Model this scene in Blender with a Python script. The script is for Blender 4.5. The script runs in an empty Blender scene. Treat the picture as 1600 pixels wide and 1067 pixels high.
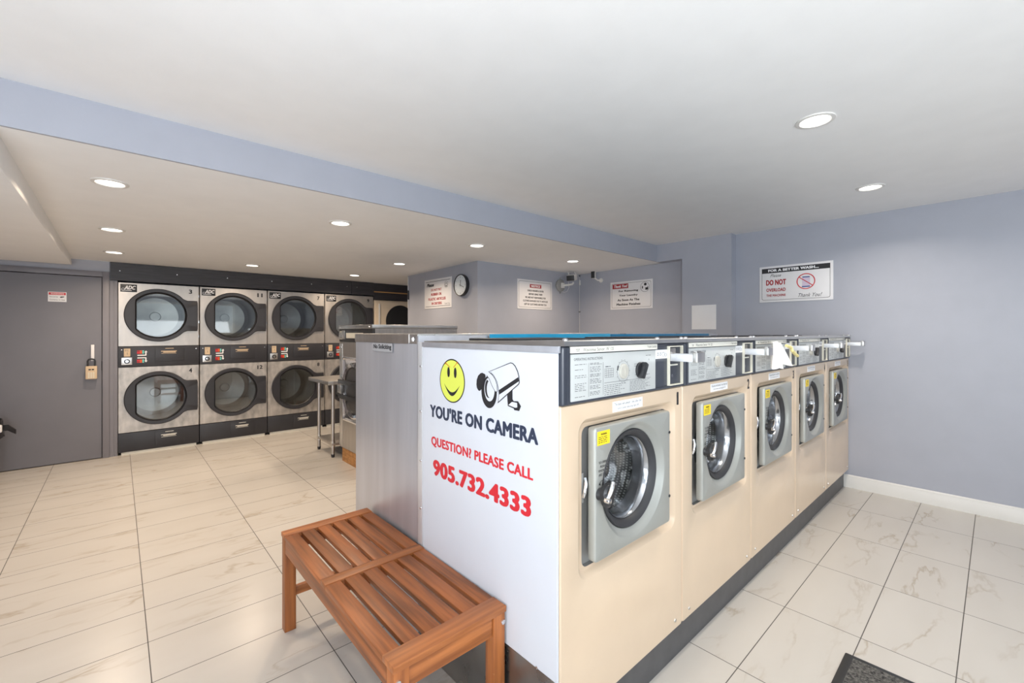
import bpy, bmesh, math, random
from mathutils import Vector, Matrix
PI = math.pi
random.seed(7)
SC = bpy.context.scene
C = SC.collection

# ---------------------------------------------------------------- camera, world, lights, exposure
cam_d = bpy.data.cameras.new('camera'); cam = bpy.data.objects.new('camera', cam_d); C.objects.link(cam)
cam_d.sensor_fit = 'HORIZONTAL'; cam_d.sensor_width = 36.0
cam_d.lens = 682.02 / 1600 * 36.0
cam_d.shift_x = (800 - 791.48) / 1600
cam_d.shift_y = -(533.5 - 519.31) / 1600
cam_d.clip_start = 0.05
cam.location = (0, 0, 1.4)
cam.rotation_euler = (PI / 2, 0, 0.8437 - PI / 2)
SC.camera = cam

SC.view_settings.view_transform = 'Standard'
SC.view_settings.look = 'None'
SC.view_settings.gamma = 1.0
SC.view_settings.use_curve_mapping = False
SC.view_settings.exposure = 0.20
SC.cycles.use_denoising = True
SC.cycles.max_bounces = 10
SC.cycles.diffuse_bounces = 6
SC.cycles.glossy_bounces = 5
SC.cycles.transparent_max_bounces = 16
SC.cycles.sample_clamp_indirect = 6.0
SC.cycles.caustics_reflective = False
SC.cycles.caustics_refractive = False

world = bpy.data.worlds.new('outside sky'); SC.world = world
world.use_nodes = True
wn = world.node_tree.nodes['Background']
wn.inputs['Color'].default_value = (0.80, 0.90, 1.0, 1); wn.inputs['Strength'].default_value = 1.0

def area(name, loc, rot, sx, sy, power, col):
    d = bpy.data.lights.new(name, 'AREA'); d.shape = 'RECTANGLE'; d.size = sx; d.size_y = sy
    d.energy = power; d.color = col
    o = bpy.data.objects.new(name, d); C.objects.link(o); o.location = loc; o.rotation_euler = rot
    return o
# daylight arriving through the shop windows behind the photographer
DAY_FRONT, DAY_LEFT, LAMP_LOW, LAMP_HIGH, FLASH = 78.0, 104.0, 9.6, 10.0, 58.0
area('daylight_front', (0.9, -3.45, 1.0), (PI / 2 + 0.8, 0, 0), 3.8, 2.2, DAY_FRONT, (0.90, 0.95, 1.0))
area('daylight_left', (-1.95, -0.6, 1.0), (PI / 2 + 0.75, 0, -PI / 2), 3.8, 2.2, DAY_LEFT, (0.90, 0.95, 1.0))
# the photographer's flash, bounced off the ceiling from behind the camera
fl = area('bounce_flash', (-0.7, -0.85, 1.5), (0, 0, 0), 0.3, 0.3, FLASH, (0.92, 0.96, 1.0))
fl.rotation_euler = Vector((-0.42, -0.55, -1.0)).to_track_quat('Z', 'Y').to_euler()

# ---------------------------------------------------------------- materials
def lin(c):
    return tuple(((v / 255) / 12.92 if v / 255 <= 0.04045 else ((v / 255 + 0.055) / 1.055) ** 2.4) for v in c)
def mat(name, rgb, rough=0.5, metal=0.0, var=0.06, scale=6.0, bump=0.0, bscale=60.0, stretch=None, coat=0.0, rvar=0.0, rgb2=None):
    m = bpy.data.materials.new(name); m.use_nodes = True
    nt = m.node_tree; n = nt.nodes; L = nt.links; b = n['Principled BSDF']
    tc = n.new('ShaderNodeTexCoord'); mp = n.new('ShaderNodeMapping')
    if stretch: mp.inputs['Scale'].default_value = stretch
    L.new(tc.outputs['Object'], mp.inputs['Vector'])
    nz = n.new('ShaderNodeTexNoise'); nz.inputs['Scale'].default_value = scale; nz.inputs['Detail'].default_value = 5
    L.new(mp.outputs['Vector'], nz.inputs['Vector'])
    cr = n.new('ShaderNodeValToRGB')
    c = lin(rgb)
    lo = lin(rgb2) if rgb2 else tuple(v * (1 - var) for v in c); hi = c if rgb2 else tuple(min(1, v * (1 + var)) for v in c)
    cr.color_ramp.elements[0].color = (*lo, 1); cr.color_ramp.elements[1].color = (*hi, 1)
    cr.color_ramp.elements[0].position = 0.3; cr.color_ramp.elements[1].position = 0.7
    L.new(nz.outputs['Fac'], cr.inputs['Fac']); L.new(cr.outputs['Color'], b.inputs['Base Color'])
    b.inputs['Roughness'].default_value = rough; b.inputs['Metallic'].default_value = metal
    if coat: b.inputs['Coat Weight'].default_value = coat
    if rvar:
        mr = n.new('ShaderNodeMapRange'); mr.inputs['To Min'].default_value = max(0.02, rough - rvar); mr.inputs['To Max'].default_value = rough + rvar
        L.new(nz.outputs['Fac'], mr.inputs['Value']); L.new(mr.outputs['Result'], b.inputs['Roughness'])
    if bump:
        n2 = n.new('ShaderNodeTexNoise'); n2.inputs['Scale'].default_value = bscale; n2.inputs['Detail'].default_value = 4
        L.new(mp.outputs['Vector'], n2.inputs['Vector'])
        bp = n.new('ShaderNodeBump'); bp.inputs['Strength'].default_value = bump; bp.inputs['Distance'].default_value = 0.01
        L.new(n2.outputs['Fac'], bp.inputs['Height']); L.new(bp.outputs['Normal'], b.inputs['Normal'])
    return m

M = {}
M['wall'] = mat('wall paint blue grey', (171, 174, 185), 0.42, var=0.02, bump=0.04, bscale=140)
M['ceil'] = mat('ceiling paint', (243, 243, 243), 0.8, var=0.015, bump=0.03, bscale=120)
M['trim'] = mat('white trim paint', (226, 224, 220), 0.4, var=0.02)
M['door'] = mat('grey door paint', (118, 117, 124), 0.42, var=0.04, scale=3)
M['doorframe'] = mat('grey frame paint', (128, 126, 133), 0.42, var=0.03)
M['cream'] = mat('cream enamel', (220, 197, 171), 0.24, var=0.02, coat=0.15)
M['white'] = mat('white panel', (208, 211, 219), 0.3, var=0.012)
M['steel'] = mat('brushed stainless steel', (196, 192, 188), 0.34, 1.0, var=0.08, scale=3, stretch=(14, 14, 0.6), rvar=0.07)
M['steelside'] = mat('stainless side panel', (206, 208, 216), 0.38, 0.72, var=0.07, scale=2.5, stretch=(6, 6, 0.5), rvar=0.06)
M['steeltop'] = mat('worn stainless top', (214, 213, 211), 0.3, 1.0, var=0.1, scale=8, rvar=0.08)
M['dryersteel'] = mat('smudged dryer steel', (190, 184, 178), 0.42, 0.85, var=0.10, scale=5, stretch=(3, 3, 1), rvar=0.08)
M['dryersteel2'] = mat('streaked dryer steel', (212, 206, 200), 0.46, 0.7, scale=6, rgb2=(158, 154, 150), stretch=(2.2, 2.2, 1.2), rvar=0.08)
M['chrome'] = mat('chrome', (225, 225, 228), 0.12, 1.0, var=0.03)
M['greydoor'] = mat('silver grey door paint', (166, 167, 162), 0.33, 0.25, var=0.03)
M['recess'] = mat('recess grey metal', (158, 158, 156), 0.5, 0.3, var=0.06)
M['black'] = mat('black plastic', (40, 41, 44), 0.38, var=0.1)
M['charcoal'] = mat('charcoal enamel', (48, 48, 53), 0.42, var=0.06, scale=9)
M['slate'] = mat('slate blue black panel', (58, 62, 72), 0.34, var=0.06)
M['rubber'] = mat('black rubber', (52, 52, 55), 0.5, var=0.08)
M['plate'] = mat('silver instruction foil', (202, 205, 204), 0.38, 0.2, var=0.02)
M['strip'] = mat('off white title strip', (226, 224, 214), 0.4, var=0.02)
M['almond'] = mat('almond coin box', (226, 222, 206), 0.4, var=0.04)
M['ink'] = mat('black print', (34, 34, 38), 0.5, var=0.05)
M['navy'] = mat('navy print', (44, 54, 76), 0.45, var=0.05)
M['greyink'] = mat('grey print', (92, 94, 98), 0.55, var=0.1)
M['red'] = mat('red print', (206, 40, 52), 0.45, var=0.05)
M['darkred'] = mat('dark red print', (164, 26, 36), 0.45, var=0.05)
M['orange'] = mat('orange red print', (216, 84, 30), 0.45, var=0.05)
M['lime'] = mat('yellow green print', (214, 222, 92), 0.45, var=0.03)
M['yellow'] = mat('yellow tag', (250, 218, 40), 0.4, var=0.04)
M['paper'] = mat('white paper', (238, 238, 240), 0.6, var=0.02)
M['signwhite'] = mat('white sign plastic', (232, 231, 233), 0.35, var=0.015)
M['blueprint'] = mat('blue print', (40, 70, 140), 0.5)
M['tealprint'] = mat('teal print', (110, 200, 190), 0.5)
M['pinkprint'] = mat('pink tinted print', (214, 200, 220), 0.5)
M['bluefilm'] = mat('bright blue plastic', (40, 158, 204), 0.25, var=0.12, scale=4)
M['bluefilm2'] = mat('deep blue plastic', (26, 108, 152), 0.3, var=0.12, scale=4)
M['galv'] = mat('galvanised drum', (170, 172, 170), 0.34, 0.8, var=0.12, scale=7, rvar=0.06)
M['board'] = mat('charcoal stained board', (62, 60, 64), 0.42, rgb2=(48, 46, 50), scale=4, stretch=(1.2, 8, 14), bump=0.15, bscale=10)
M['plinthsteel'] = mat('dull plinth steel', (150, 148, 146), 0.28, 0.95, var=0.12, scale=9, rvar=0.08)
M['kick'] = mat('dark grey kick plate', (84, 84, 86), 0.45, var=0.12, scale=14)
M['tan'] = mat('tan coin card', (214, 190, 158), 0.5, var=0.06)
M['beigedryer'] = mat('beige dryer enamel', (222, 206, 184), 0.4, var=0.03)
M['brass'] = mat('varnished edge strip', (196, 150, 96), 0.4, var=0.1)
M['cable'] = mat('white cable', (214, 214, 216), 0.4)
M['bag'] = mat('black bin bag', (34, 32, 34), 0.3, var=0.2, scale=20, bump=0.4, bscale=18)
M['matpile'] = mat('dark grey carpet pile', (132, 130, 126), 0.95, rgb2=(36, 36, 38), scale=120, bump=0.8, bscale=220)
M['plywood'] = mat('raw plywood plinth', (196, 144, 84), 0.6, rgb2=(150, 100, 54), scale=5, stretch=(3, 3, 9))
M['cloth'] = mat('white cotton cloth', (240, 236, 232), 0.9, var=0.02, bump=0.2, bscale=160)
M['paleyellow'] = mat('pale yellow cloth edge', (226, 212, 150), 0.8, var=0.04)
M['dialgrey'] = mat('grey beige dial', (186, 183, 174), 0.4, var=0.04)
M['slidemetal'] = mat('satin coin slide metal', (226, 228, 232), 0.4, 0.55, var=0.04)
M['sticker'] = mat('frosted clear sticker', (170, 170, 173), 0.35, var=0.03)
M['clearrim'] = mat('bright bowl rim steel', (176, 178, 182), 0.16, 0.95, var=0.08, scale=12, stretch=(1, 8, 1))
M['clockface'] = mat('clock face', (232, 238, 242), 0.4, var=0.02)

def wood_mat(name, a, b, axis):
    st = {'x': (1.0, 16, 16), 'y': (16, 1.0, 16), 'z': (16, 16, 1.0)}[axis]
    m = mat(name, a, 0.42, rgb2=b, scale=2.6, stretch=st, bump=0.12, bscale=5, rvar=0.08)
    nt = m.node_tree; n = nt.nodes; L = nt.links; bs = n['Principled BSDF']
    # worn lighter scuffs of the finish
    tc = n.new('ShaderNodeTexCoord'); nz = n.new('ShaderNodeTexNoise'); nz.inputs['Scale'].default_value = 26; nz.inputs['Detail'].default_value = 10; nz.inputs['Roughness'].default_value = 0.7
    oi = n.new('ShaderNodeObjectInfo'); ad = n.new('ShaderNodeVectorMath'); ad.operation = 'MULTIPLY_ADD'
    L.new(oi.outputs['Random'], ad.inputs[1]); ad.inputs[0].default_value = (7, 3, 5); L.new(tc.outputs['Object'], ad.inputs[2])
    L.new(ad.outputs['Vector'], nz.inputs['Vector'])
    cr = n.new('ShaderNodeValToRGB'); cr.color_ramp.elements[0].position = 0.66; cr.color_ramp.elements[1].position = 0.95
    L.new(nz.outputs['Fac'], cr.inputs['Fac'])
    src = bs.inputs['Base Color'].links[0].from_socket
    mx = n.new('ShaderNodeMix'); mx.data_type = 'RGBA'; L.new(cr.outputs['Color'], mx.inputs[0])
    L.new(src, mx.inputs[6]); mx.inputs[7].default_value = (*lin((206, 158, 112)), 1)
    hs = n.new('ShaderNodeHueSaturation'); mr = n.new('ShaderNodeMapRange'); mr.inputs['To Min'].default_value = 0.8; mr.inputs['To Max'].default_value = 1.15
    L.new(oi.outputs['Random'], mr.inputs['Value']); L.new(mr.outputs['Result'], hs.inputs['Value'])
    L.new(mx.outputs[2], hs.inputs['Color']); L.new(hs.outputs['Color'], bs.inputs['Base Color'])
    return m
M['wood_y'] = wood_mat('oiled brown wood lengthwise', (172, 100, 52), (108, 60, 28), 'y')
M['wood_x'] = wood_mat('oiled brown wood crosswise', (188, 116, 64), (134, 76, 38), 'x')
M['wood_z'] = wood_mat('oiled brown wood upright', (184, 112, 60), (130, 72, 36), 'z')

def glass_mat(name, tint, gloss, rough=0.03, more=0.5):
    m = bpy.data.materials.new(name); m.use_nodes = True
    nt = m.node_tree; n = nt.nodes; L = nt.links; n.remove(n['Principled BSDF'])
    out = n['Material Output']
    t = n.new('ShaderNodeBsdfTransparent'); t.inputs['Color'].default_value = (*tint, 1)
    g = n.new('ShaderNodeBsdfGlossy'); g.inputs['Roughness'].default_value = rough
    lw = n.new('ShaderNodeLayerWeight'); lw.inputs['Blend'].default_value = 0.35
    mr = n.new('ShaderNodeMapRange'); mr.inputs['To Min'].default_value = gloss; mr.inputs['To Max'].default_value = min(1, gloss + more)
    nz = n.new('ShaderNodeTexNoise'); nz.inputs['Scale'].default_value = 3
    bp = n.new('ShaderNodeBump'); bp.inputs['Strength'].default_value = 0.02; L.new(nz.outputs['Fac'], bp.inputs['Height']); L.new(bp.outputs['Normal'], g.inputs['Normal'])
    L.new(lw.outputs['Fresnel'], mr.inputs['Value'])
    mx = n.new('ShaderNodeMixShader'); L.new(mr.outputs['Result'], mx.inputs['Fac']); L.new(t.outputs[0], mx.inputs[1]); L.new(g.outputs[0], mx.inputs[2])
    L.new(mx.outputs[0], out.inputs['Surface'])
    return m
M['pane'] = glass_mat('window pane', (0.96, 0.98, 0.98), 0.04)
M['dryerglass'] = glass_mat('dryer door glass', (0.70, 0.715, 0.705), 0.17)
M['washglass'] = glass_mat('washer bowl glass', (0.96, 0.97, 0.97), 0.02, 0.03, 0.22)

def emit_mat(name, col, s):
    m = bpy.data.materials.new(name); m.use_nodes = True
    b = m.node_tree.nodes['Principled BSDF']
    b.inputs['Base Color'].default_value = (0.9, 0.9, 0.9, 1)
    b.inputs['Emission Color'].default_value = (*col, 1); b.inputs['Emission Strength'].default_value = s
    return m
M['lens'] = emit_mat('glowing lamp lens', (1.0, 0.95, 0.88), 5.0)

def drum_mat(name, back):
    m = mat(name, (128, 128, 127), 0.36, 0.5, var=0.08)
    nt = m.node_tree; n = nt.nodes; L = nt.links; b = n['Principled BSDF']
    tc = n.new('ShaderNodeTexCoord'); sp = n.new('ShaderNodeSeparateXYZ'); L.new(tc.outputs['Object'], sp.inputs[0])
    def mth(op, a, bb=None):
        k = n.new('ShaderNodeMath'); k.operation = op
        for i, v in enumerate((a, bb)):
            if v is None: continue
            if isinstance(v, (int, float)): k.inputs[i].default_value = v
            else: L.new(v, k.inputs[i])
        return k.outputs[0]
    if back:
        u = mth('MULTIPLY', sp.outputs['X'], 62); v = mth('MULTIPLY', sp.outputs['Z'], 62)
    else:
        ang = mth('ARCTAN2', mth('SUBTRACT', sp.outputs['Z'], 0.867), mth('SUBTRACT', sp.outputs['X'], 0.3935))
        u = mth('MULTIPLY', ang, 66 / PI); v = mth('MULTIPLY', sp.outputs['Y'], 62)
    row = mth('FLOOR', v); off = mth('MULTIPLY', mth('MODULO', row, 2), 0.5)
    fu = mth('SUBTRACT', mth('FRACT', mth('ADD', u, off)), 0.5); fv = mth('SUBTRACT', mth('FRACT', v), 0.5)
    d = mth('SQRT', mth('ADD', mth('MULTIPLY', fu, fu), mth('MULTIPLY', fv, fv)))
    dot_glint = mth('LESS_THAN', d, 0.27)
    mx = n.new('ShaderNodeMix'); mx.data_type = 'RGBA'; L.new(dot_glint, mx.inputs[0])
    L.new(b.inputs['Base Color'].links[0].from_socket, mx.inputs[6]); mx.inputs[7].default_value = (0.80, 0.80, 0.78, 1)  # bright dots paint the reflections off the drum's dimples into the colour
    L.new(mx.outputs[2], b.inputs['Base Color'])
    return m
M['drumwall'] = drum_mat('perforated drum wall with painted glints', False)
M['drumback'] = drum_mat('perforated drum back with painted glints', True)

def floor_mat():
    m = bpy.data.materials.new('marble look porcelain tile'); m.use_nodes = True
    nt = m.node_tree; n = nt.nodes; L = nt.links; b = n['Principled BSDF']
    geo = n.new('ShaderNodeNewGeometry'); sp = n.new('ShaderNodeSeparateXYZ'); L.new(geo.outputs['Position'], sp.inputs[0])
    def mth(op, a, bb=None):
        k = n.new('ShaderNodeMath'); k.operation = op
        for i, v in enumerate((a, bb)):
            if v is None: continue
            if isinstance(v, (int, float)): k.inputs[i].default_value = v
            else: L.new(v, k.inputs[i])
        return k.outputs[0]
    u = mth('DIVIDE', mth('SUBTRACT', sp.outputs['X'], 0.1005), 0.61)
    v = mth('DIVIDE', mth('SUBTRACT', sp.outputs['Y'], 0.1102), 0.305)
    fu = mth('ABSOLUTE', mth('SUBTRACT', mth('FRACT', u), 0.5)); fv = mth('ABSOLUTE', mth('SUBTRACT', mth('FRACT', v), 0.5))
    grout = mth('MAXIMUM', mth('GREATER_THAN', fu, 0.5 - 0.0019 / 0.61), mth('GREATER_THAN', fv, 0.5 - 0.0019 / 0.305))
    ids = n.new('ShaderNodeCombineXYZ'); L.new(mth('FLOOR', u), ids.inputs[0]); L.new(mth('FLOOR', v), ids.inputs[1])
    wn_ = n.new('ShaderNodeTexWhiteNoise'); L.new(ids.outputs[0], wn_.inputs['Vector'])
    vm = n.new('ShaderNodeVectorMath'); vm.operation = 'MULTIPLY_ADD'; vm.inputs[1].default_value = (9, 9, 9)
    L.new(wn_.outputs['Color'], vm.inputs[0]); 
    rot = n.new('ShaderNodeMapping'); rot.inputs['Rotation'].default_value = (0, 0, -0.5); rot.inputs['Scale'].default_value = (0.8, 2.6, 1)
    L.new(geo.outputs['Position'], rot.inputs['Vector']); L.new(rot.outputs['Vector'], vm.inputs[2])
    nz = n.new('ShaderNodeTexNoise'); nz.inputs['Scale'].default_value = 1.5; nz.inputs['Detail'].default_value = 5; nz.inputs['Roughness'].default_value = 0.55; nz.inputs['Distortion'].default_value = 0.35
    L.new(vm.outputs['Vector'], nz.inputs['Vector'])
    ridge = mth('ABSOLUTE', mth('SUBTRACT', nz.outputs['Fac'], 0.5))
    cr = n.new('ShaderNodeValToRGB'); e = cr.color_ramp.elements
    e[0].position = 0.0; e[0].color = (1, 1, 1, 1); e[1].position = 0.022; e[1].color = (0, 0, 0, 1)
    L.new(ridge, cr.inputs['Fac'])
    n2 = n.new('ShaderNodeTexNoise'); n2.inputs['Scale'].default_value = 2.2; L.new(vm.outputs['Vector'], n2.inputs['Vector'])
    gate = n.new('ShaderNodeMapRange'); gate.inputs['From Min'].default_value = 0.46; gate.inputs['From Max'].default_value = 0.66; gate.inputs['To Max'].default_value = 0.55
    L.new(n2.outputs['Fac'], gate.inputs['Value'])
    fac = mth('MULTIPLY', cr.outputs['Color'], gate.outputs['Result'])
    c0 = n.new('ShaderNodeMix'); c0.data_type = 'RGBA'; L.new(n2.outputs['Fac'], c0.inputs[0])
    c0.inputs[6].default_value = (*lin((210, 205, 198)), 1); c0.inputs[7].default_value = (*lin((199, 193, 185)), 1)
    c1 = n.new('ShaderNodeMix'); c1.data_type = 'RGBA'; L.new(fac, c1.inputs[0]); L.new(c0.outputs[2], c1.inputs[6]); c1.inputs[7].default_value = (*lin((164, 146, 122)), 1)
    c2 = n.new('ShaderNodeMix'); c2.data_type = 'RGBA'; L.new(grout, c2.inputs[0]); L.new(c1.outputs[2], c2.inputs[6]); c2.inputs[7].default_value = (*lin((88, 84, 80)), 1)
    L.new(c2.outputs[2], b.inputs['Base Color'])
    rr = n.new('ShaderNodeMapRange'); rr.inputs['To Min'].default_value = 0.26; rr.inputs['To Max'].default_value = 0.8; L.new(grout, rr.inputs['Value']); L.new(rr.outputs['Result'], b.inputs['Roughness'])
    return m
M['floor'] = floor_mat()

# ---------------------------------------------------------------- mesh helpers
TXT = {}
def text_geo(s):
    k = s
    if k not in TXT:
        cu = bpy.data.curves.new('t', 'FONT'); cu.body = s; cu.resolution_u = 3; cu.fill_mode = 'FRONT'; cu.space_character = 1.06
        ob = bpy.data.objects.new('t', cu); me = bpy.data.meshes.new_from_object(ob)
        vs = [tuple(v.co) for v in me.vertices]; fs = [tuple(p.vertices) for p in me.polygons]
        bpy.data.objects.remove(ob); bpy.data.curves.remove(cu); bpy.data.meshes.remove(me)
        x0 = min(v[0] for v in vs); x1 = max(v[0] for v in vs); y0 = min(v[1] for v in vs); y1 = max(v[1] for v in vs)
        TXT[k] = ([((v[0] - x0), (v[1] - y0)) for v in vs], fs, x1 - x0, y1 - y0)
    return TXT[k]

def poly_hit(poly, c, a):
    """farthest crossing of the ray from c at angle a with a closed polygon"""
    dx, dz = math.cos(a), math.sin(a); best = 0
    for i in range(len(poly)):
        x0, z0 = poly[i]; x1, z1 = poly[(i + 1) % len(poly)]
        ex, ez = x1 - x0, z1 - z0; den = dx * ez - dz * ex
        if abs(den) < 1e-12: continue
        t = ((x0 - c[0]) * ez - (z0 - c[1]) * ex) / den; s = ((x0 - c[0]) * dz - (z0 - c[1]) * dx) / den
        if t > best and -1e-9 <= s <= 1 + 1e-9: best = t
    return (c[0] + dx * best, c[1] + dz * best)
def rrect(x0, x1, z0, z1, r=0.0, n=6):
    if r <= 0: return [(x1, z1), (x0, z1), (x0, z0), (x1, z0)]
    out = []
    for cx, cz, a0 in ((x1 - r, z1 - r, 0), (x0 + r, z1 - r, PI / 2), (x0 + r, z0 + r, PI), (x1 - r, z0 + r, 1.5 * PI)):
        for i in range(n + 1):
            a = a0 + PI / 2 * i / n; out.append((cx + r * math.cos(a), cz + r * math.sin(a)))
    return out
def circ(cx, cz, r, n=72): return [(cx + r * math.cos(2 * PI * i / n), cz + r * math.sin(2 * PI * i / n)) for i in range(n)]
def angles(c, polys, n=72):
    s = {round(2 * PI * i / n, 5) for i in range(n)}
    for p in polys:
        if len(p) <= 40:
            for x, z in p: s.add(round(math.atan2(z - c[1], x - c[0]) % (2 * PI), 5))
    s = sorted(s); out = [s[0]]
    for a in s[1:]:
        if a - out[-1] > 0.002: out.append(a)
    return out

class MB:
    def __init__(s): s.v = []; s.f = []; s.m = []; s.mats = []
    def mi(s, m):
        if m is None: return 0
        if m not in s.mats: s.mats.append(m)
        return s.mats.index(m)
    def add(s, vs, fs, m=None):
        o = len(s.v); s.v += [tuple(p) for p in vs]; k = s.mi(m)
        for f in fs: s.f.append(tuple(i + o for i in f)); s.m.append(k)
    def box(s, x0, x1, y0, y1, z0, z1, bev=0.0, m=None):
        if bev <= 0:
            vs = [(x, y, z) for x in (x0, x1) for y in (y0, y1) for z in (z0, z1)]
            s.add(vs, [(0, 1, 3, 2), (4, 6, 7, 5), (0, 4, 5, 1), (2, 3, 7, 6), (0, 2, 6, 4), (1, 5, 7, 3)], m); return s
        b = bmesh.new(); bmesh.ops.create_cube(b, size=1)
        for v in b.verts: v.co = ((x0 + x1) / 2 + v.co.x * (x1 - x0), (y0 + y1) / 2 + v.co.y * (y1 - y0), (z0 + z1) / 2 + v.co.z * (z1 - z0))
        bmesh.ops.bevel(b, geom=list(b.edges), offset=bev, segments=2, profile=0.6, affect='EDGES')
        b.verts.index_update(); s.add([v.co[:] for v in b.verts], [[v.index for v in f.verts] for f in b.faces], m); b.free(); return s
    def loft(s, loops, m=None, cap0=False, cap1=False, flip=False):
        n = len(loops[0]); vs = [p for l in loops for p in l]; fs = []
        for k in range(len(loops) - 1):
            for i in range(n):
                j = (i + 1) % n; q = (k * n + i, k * n + j, (k + 1) * n + j, (k + 1) * n + i)
                fs.append(q[::-1] if flip else q)
        if cap0: fs.append(tuple(range(n))[::-1])
        if cap1: fs.append(tuple((len(loops) - 1) * n + i for i in range(n)))
        s.add(vs, fs, m); return s
    def front(s, c, stages, m=None, cap=False, n=72):
        """loft of outlines in the x-z plane, each (polygon, y), sampled on shared rays from c"""
        A = angles(c, [p for p, y in stages], n)
        L = [[(h[0], y, h[1]) for h in (poly_hit(p, c, a) for a in A)] for p, y in stages]
        return s.loft(L, m, False, cap, True)
    def lathe(s, c, prof, n=48, m=None, cap0=False, cap1=False):
        """profile of (radius, y) turned about the y axis through (c.x, c.z)"""
        L = [[(c[0] + max(r, 1e-5) * math.cos(2 * PI * i / n), y, c[1] + max(r, 1e-5) * math.sin(2 * PI * i / n)) for i in range(n)] for r, y in prof]
        return s.loft(L, m, cap0, cap1, True)
    def cyl(s, p0, p1, r0, r1=None, n=20, m=None):
        r1 = r0 if r1 is None else r1; p0 = Vector(p0); p1 = Vector(p1); d = (p1 - p0).normalized()
        a = d.orthogonal().normalized(); b = d.cross(a)
        L = [[tuple(p + (a * math.cos(2 * PI * i / n) + b * math.sin(2 * PI * i / n)) * r) for i in range(n)] for p, r in ((p0, r0), (p1, r1))]
        return s.loft(L, m, True, True)
    def tube(s, pts, r, n=10, m=None):
        L = []; a = None
        for i, p in enumerate(pts):
            d = (Vector(pts[min(i + 1, len(pts) - 1)]) - Vector(pts[max(i - 1, 0)])).normalized()
            a = d.orthogonal().normalized() if a is None else (a - d * a.dot(d)).normalized()
            b = d.cross(a)
            L.append([tuple(Vector(p) + (a * math.cos(2 * PI * k / n) + b * math.sin(2 * PI * k / n)) * r) for k in range(n)])
        return s.loft(L, m, True, True)
    def prism(s, poly, y0, y1, m=None):
        """polygon in x-z (counter-clockwise seen from -y), from y0 (front) to y1"""
        n = len(poly); vs = [(x, y0, z) for x, z in poly] + [(x, y1, z) for x, z in poly]
        s.add(vs, [tuple(range(n)), tuple(range(2 * n - 1, n - 1, -1))] + [(i, i + n, (i + 1) % n + n, (i + 1) % n) for i in range(n)], m); return s
    def ring(s, c, r0, r1, y0, y1, n=40, m=None, sx=1.0):
        L = [[(c[0] + sx * r * math.cos(2 * PI * i / n), y, c[1] + r * math.sin(2 * PI * i / n)) for i in range(n)] for r, y in ((r1, y1), (r1, y0), (r0, y0), (r0, y1))]
        return s.loft(L, m, False, False, True)
    def text(s, t, x, z, h, y, w=None, align='c', bold=0.0, shear=0.0, m=None, maxw=None):
        """t with its letters h tall (or fitted to w by h), baseline box bottom at z"""
        vs, fs, tw, th = text_geo(t)
        tw += 2 * bold; th += 1.2 * bold
        kz = h / th; kx = (w / tw) if w else kz
        if maxw and tw * kx > maxw: kx = maxw / tw
        W = tw * kx; x0 = x - (W / 2 if align == 'c' else W if align == 'r' else 0)
        # bolder strokes: the same outline struck a few times, slightly shifted
        for i, (ox, oz) in enumerate(((0, 0.6), (1, 0), (2, 0.6), (1, 1.2), (0.3, 0.1), (1.7, 0.1), (0.3, 1.1), (1.7, 1.1)) if bold else ((0, 0),)):
            s.add([(x0 + (a + ox * bold) * kx + b * kz * shear, y - i * 1e-5, z + (b + oz * bold) * kz) for a, b in vs], fs, m)
        return s
    def lines(s, x0, x1, z0, z1, n, th, y, m=None, seed=1):
        """rows of print too small to read: short word-sized dashes"""
        R = random.Random(seed)
        for i in range(n):
            z = z1 - (i + 0.5) * (z1 - z0) / n; x = x0; end = x1 - R.random() * (x1 - x0) * 0.3
            while x < end:
                w = min(R.uniform(0.006, 0.02), end - x); s.add([(x, y, z), (x + w, y, z), (x + w, y, z + th), (x, y, z + th)], [(0, 1, 2, 3)], m); x += w + 0.004
        return s
    def xf(s, mat4, start=0):
        for i in range(start, len(s.v)): s.v[i] = tuple(mat4 @ Vector(s.v[i]))
        return s
    def mesh(s, name, m, smooth=35):
        me = bpy.data.meshes.new(name); me.from_pydata(s.v, [], s.f); me.validate(); 
        ms = s.mats or [m]
        for k in ms: me.materials.append(M[k] if isinstance(k, str) else k)
        if len(s.mats) > 1 and len(me.polygons) == len(s.m):
            for p, k in zip(me.polygons, s.m): p.material_index = k
        b = bmesh.new(); b.from_mesh(me); bmesh.ops.remove_doubles(b, verts=list(b.verts), dist=1e-6); b.to_mesh(me); b.free()
        if smooth:
            for p in me.polygons: p.use_smooth = True
            me.set_sharp_from_angle(angle=math.radians(smooth))
        me.update(); return me

def link(name, me, parent=None, label=None):
    o = bpy.data.objects.new(name, me); C.objects.link(o)
    if parent is not None: o.parent = parent
    if label: o['label'] = label
    return o
CACHE = {}
def part(name, parent, m, fn=None, mb=None, key=None, label=None, smooth=35):
    if key and key in CACHE: me = CACHE[key]
    else:
        me = (mb or fn(MB())).mesh(name, m, smooth)
        if key: CACHE[key] = me
    return link(name, me, parent, label)
def thing(name, label, cat, loc=(0, 0, 0), rotz=0.0, group=None):
    o = bpy.data.objects.new(name, None); C.objects.link(o); o.location = loc; o.rotation_euler = (0, 0, rotz); o.empty_display_size = 0.1
    o['label'] = label; o['category'] = cat
    if group: o['group'] = group
    return o
def solo(name, label, cat, mb, m, loc=(0, 0, 0), rotz=0.0, group=None, smooth=35):
    o = link(name, mb.mesh(name, m, smooth)); o.location = loc; o.rotation_euler = (0, 0, rotz); o['label'] = label; o['category'] = cat
    if group: o['group'] = group
    return o
def struct(name, mb, m, label, cat, parent=None, smooth=0):
    o = link(name, mb.mesh(name, m, smooth), parent)
    if parent is None: o['kind'] = 'structure'; o['label'] = label; o['category'] = cat
    return o
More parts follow.
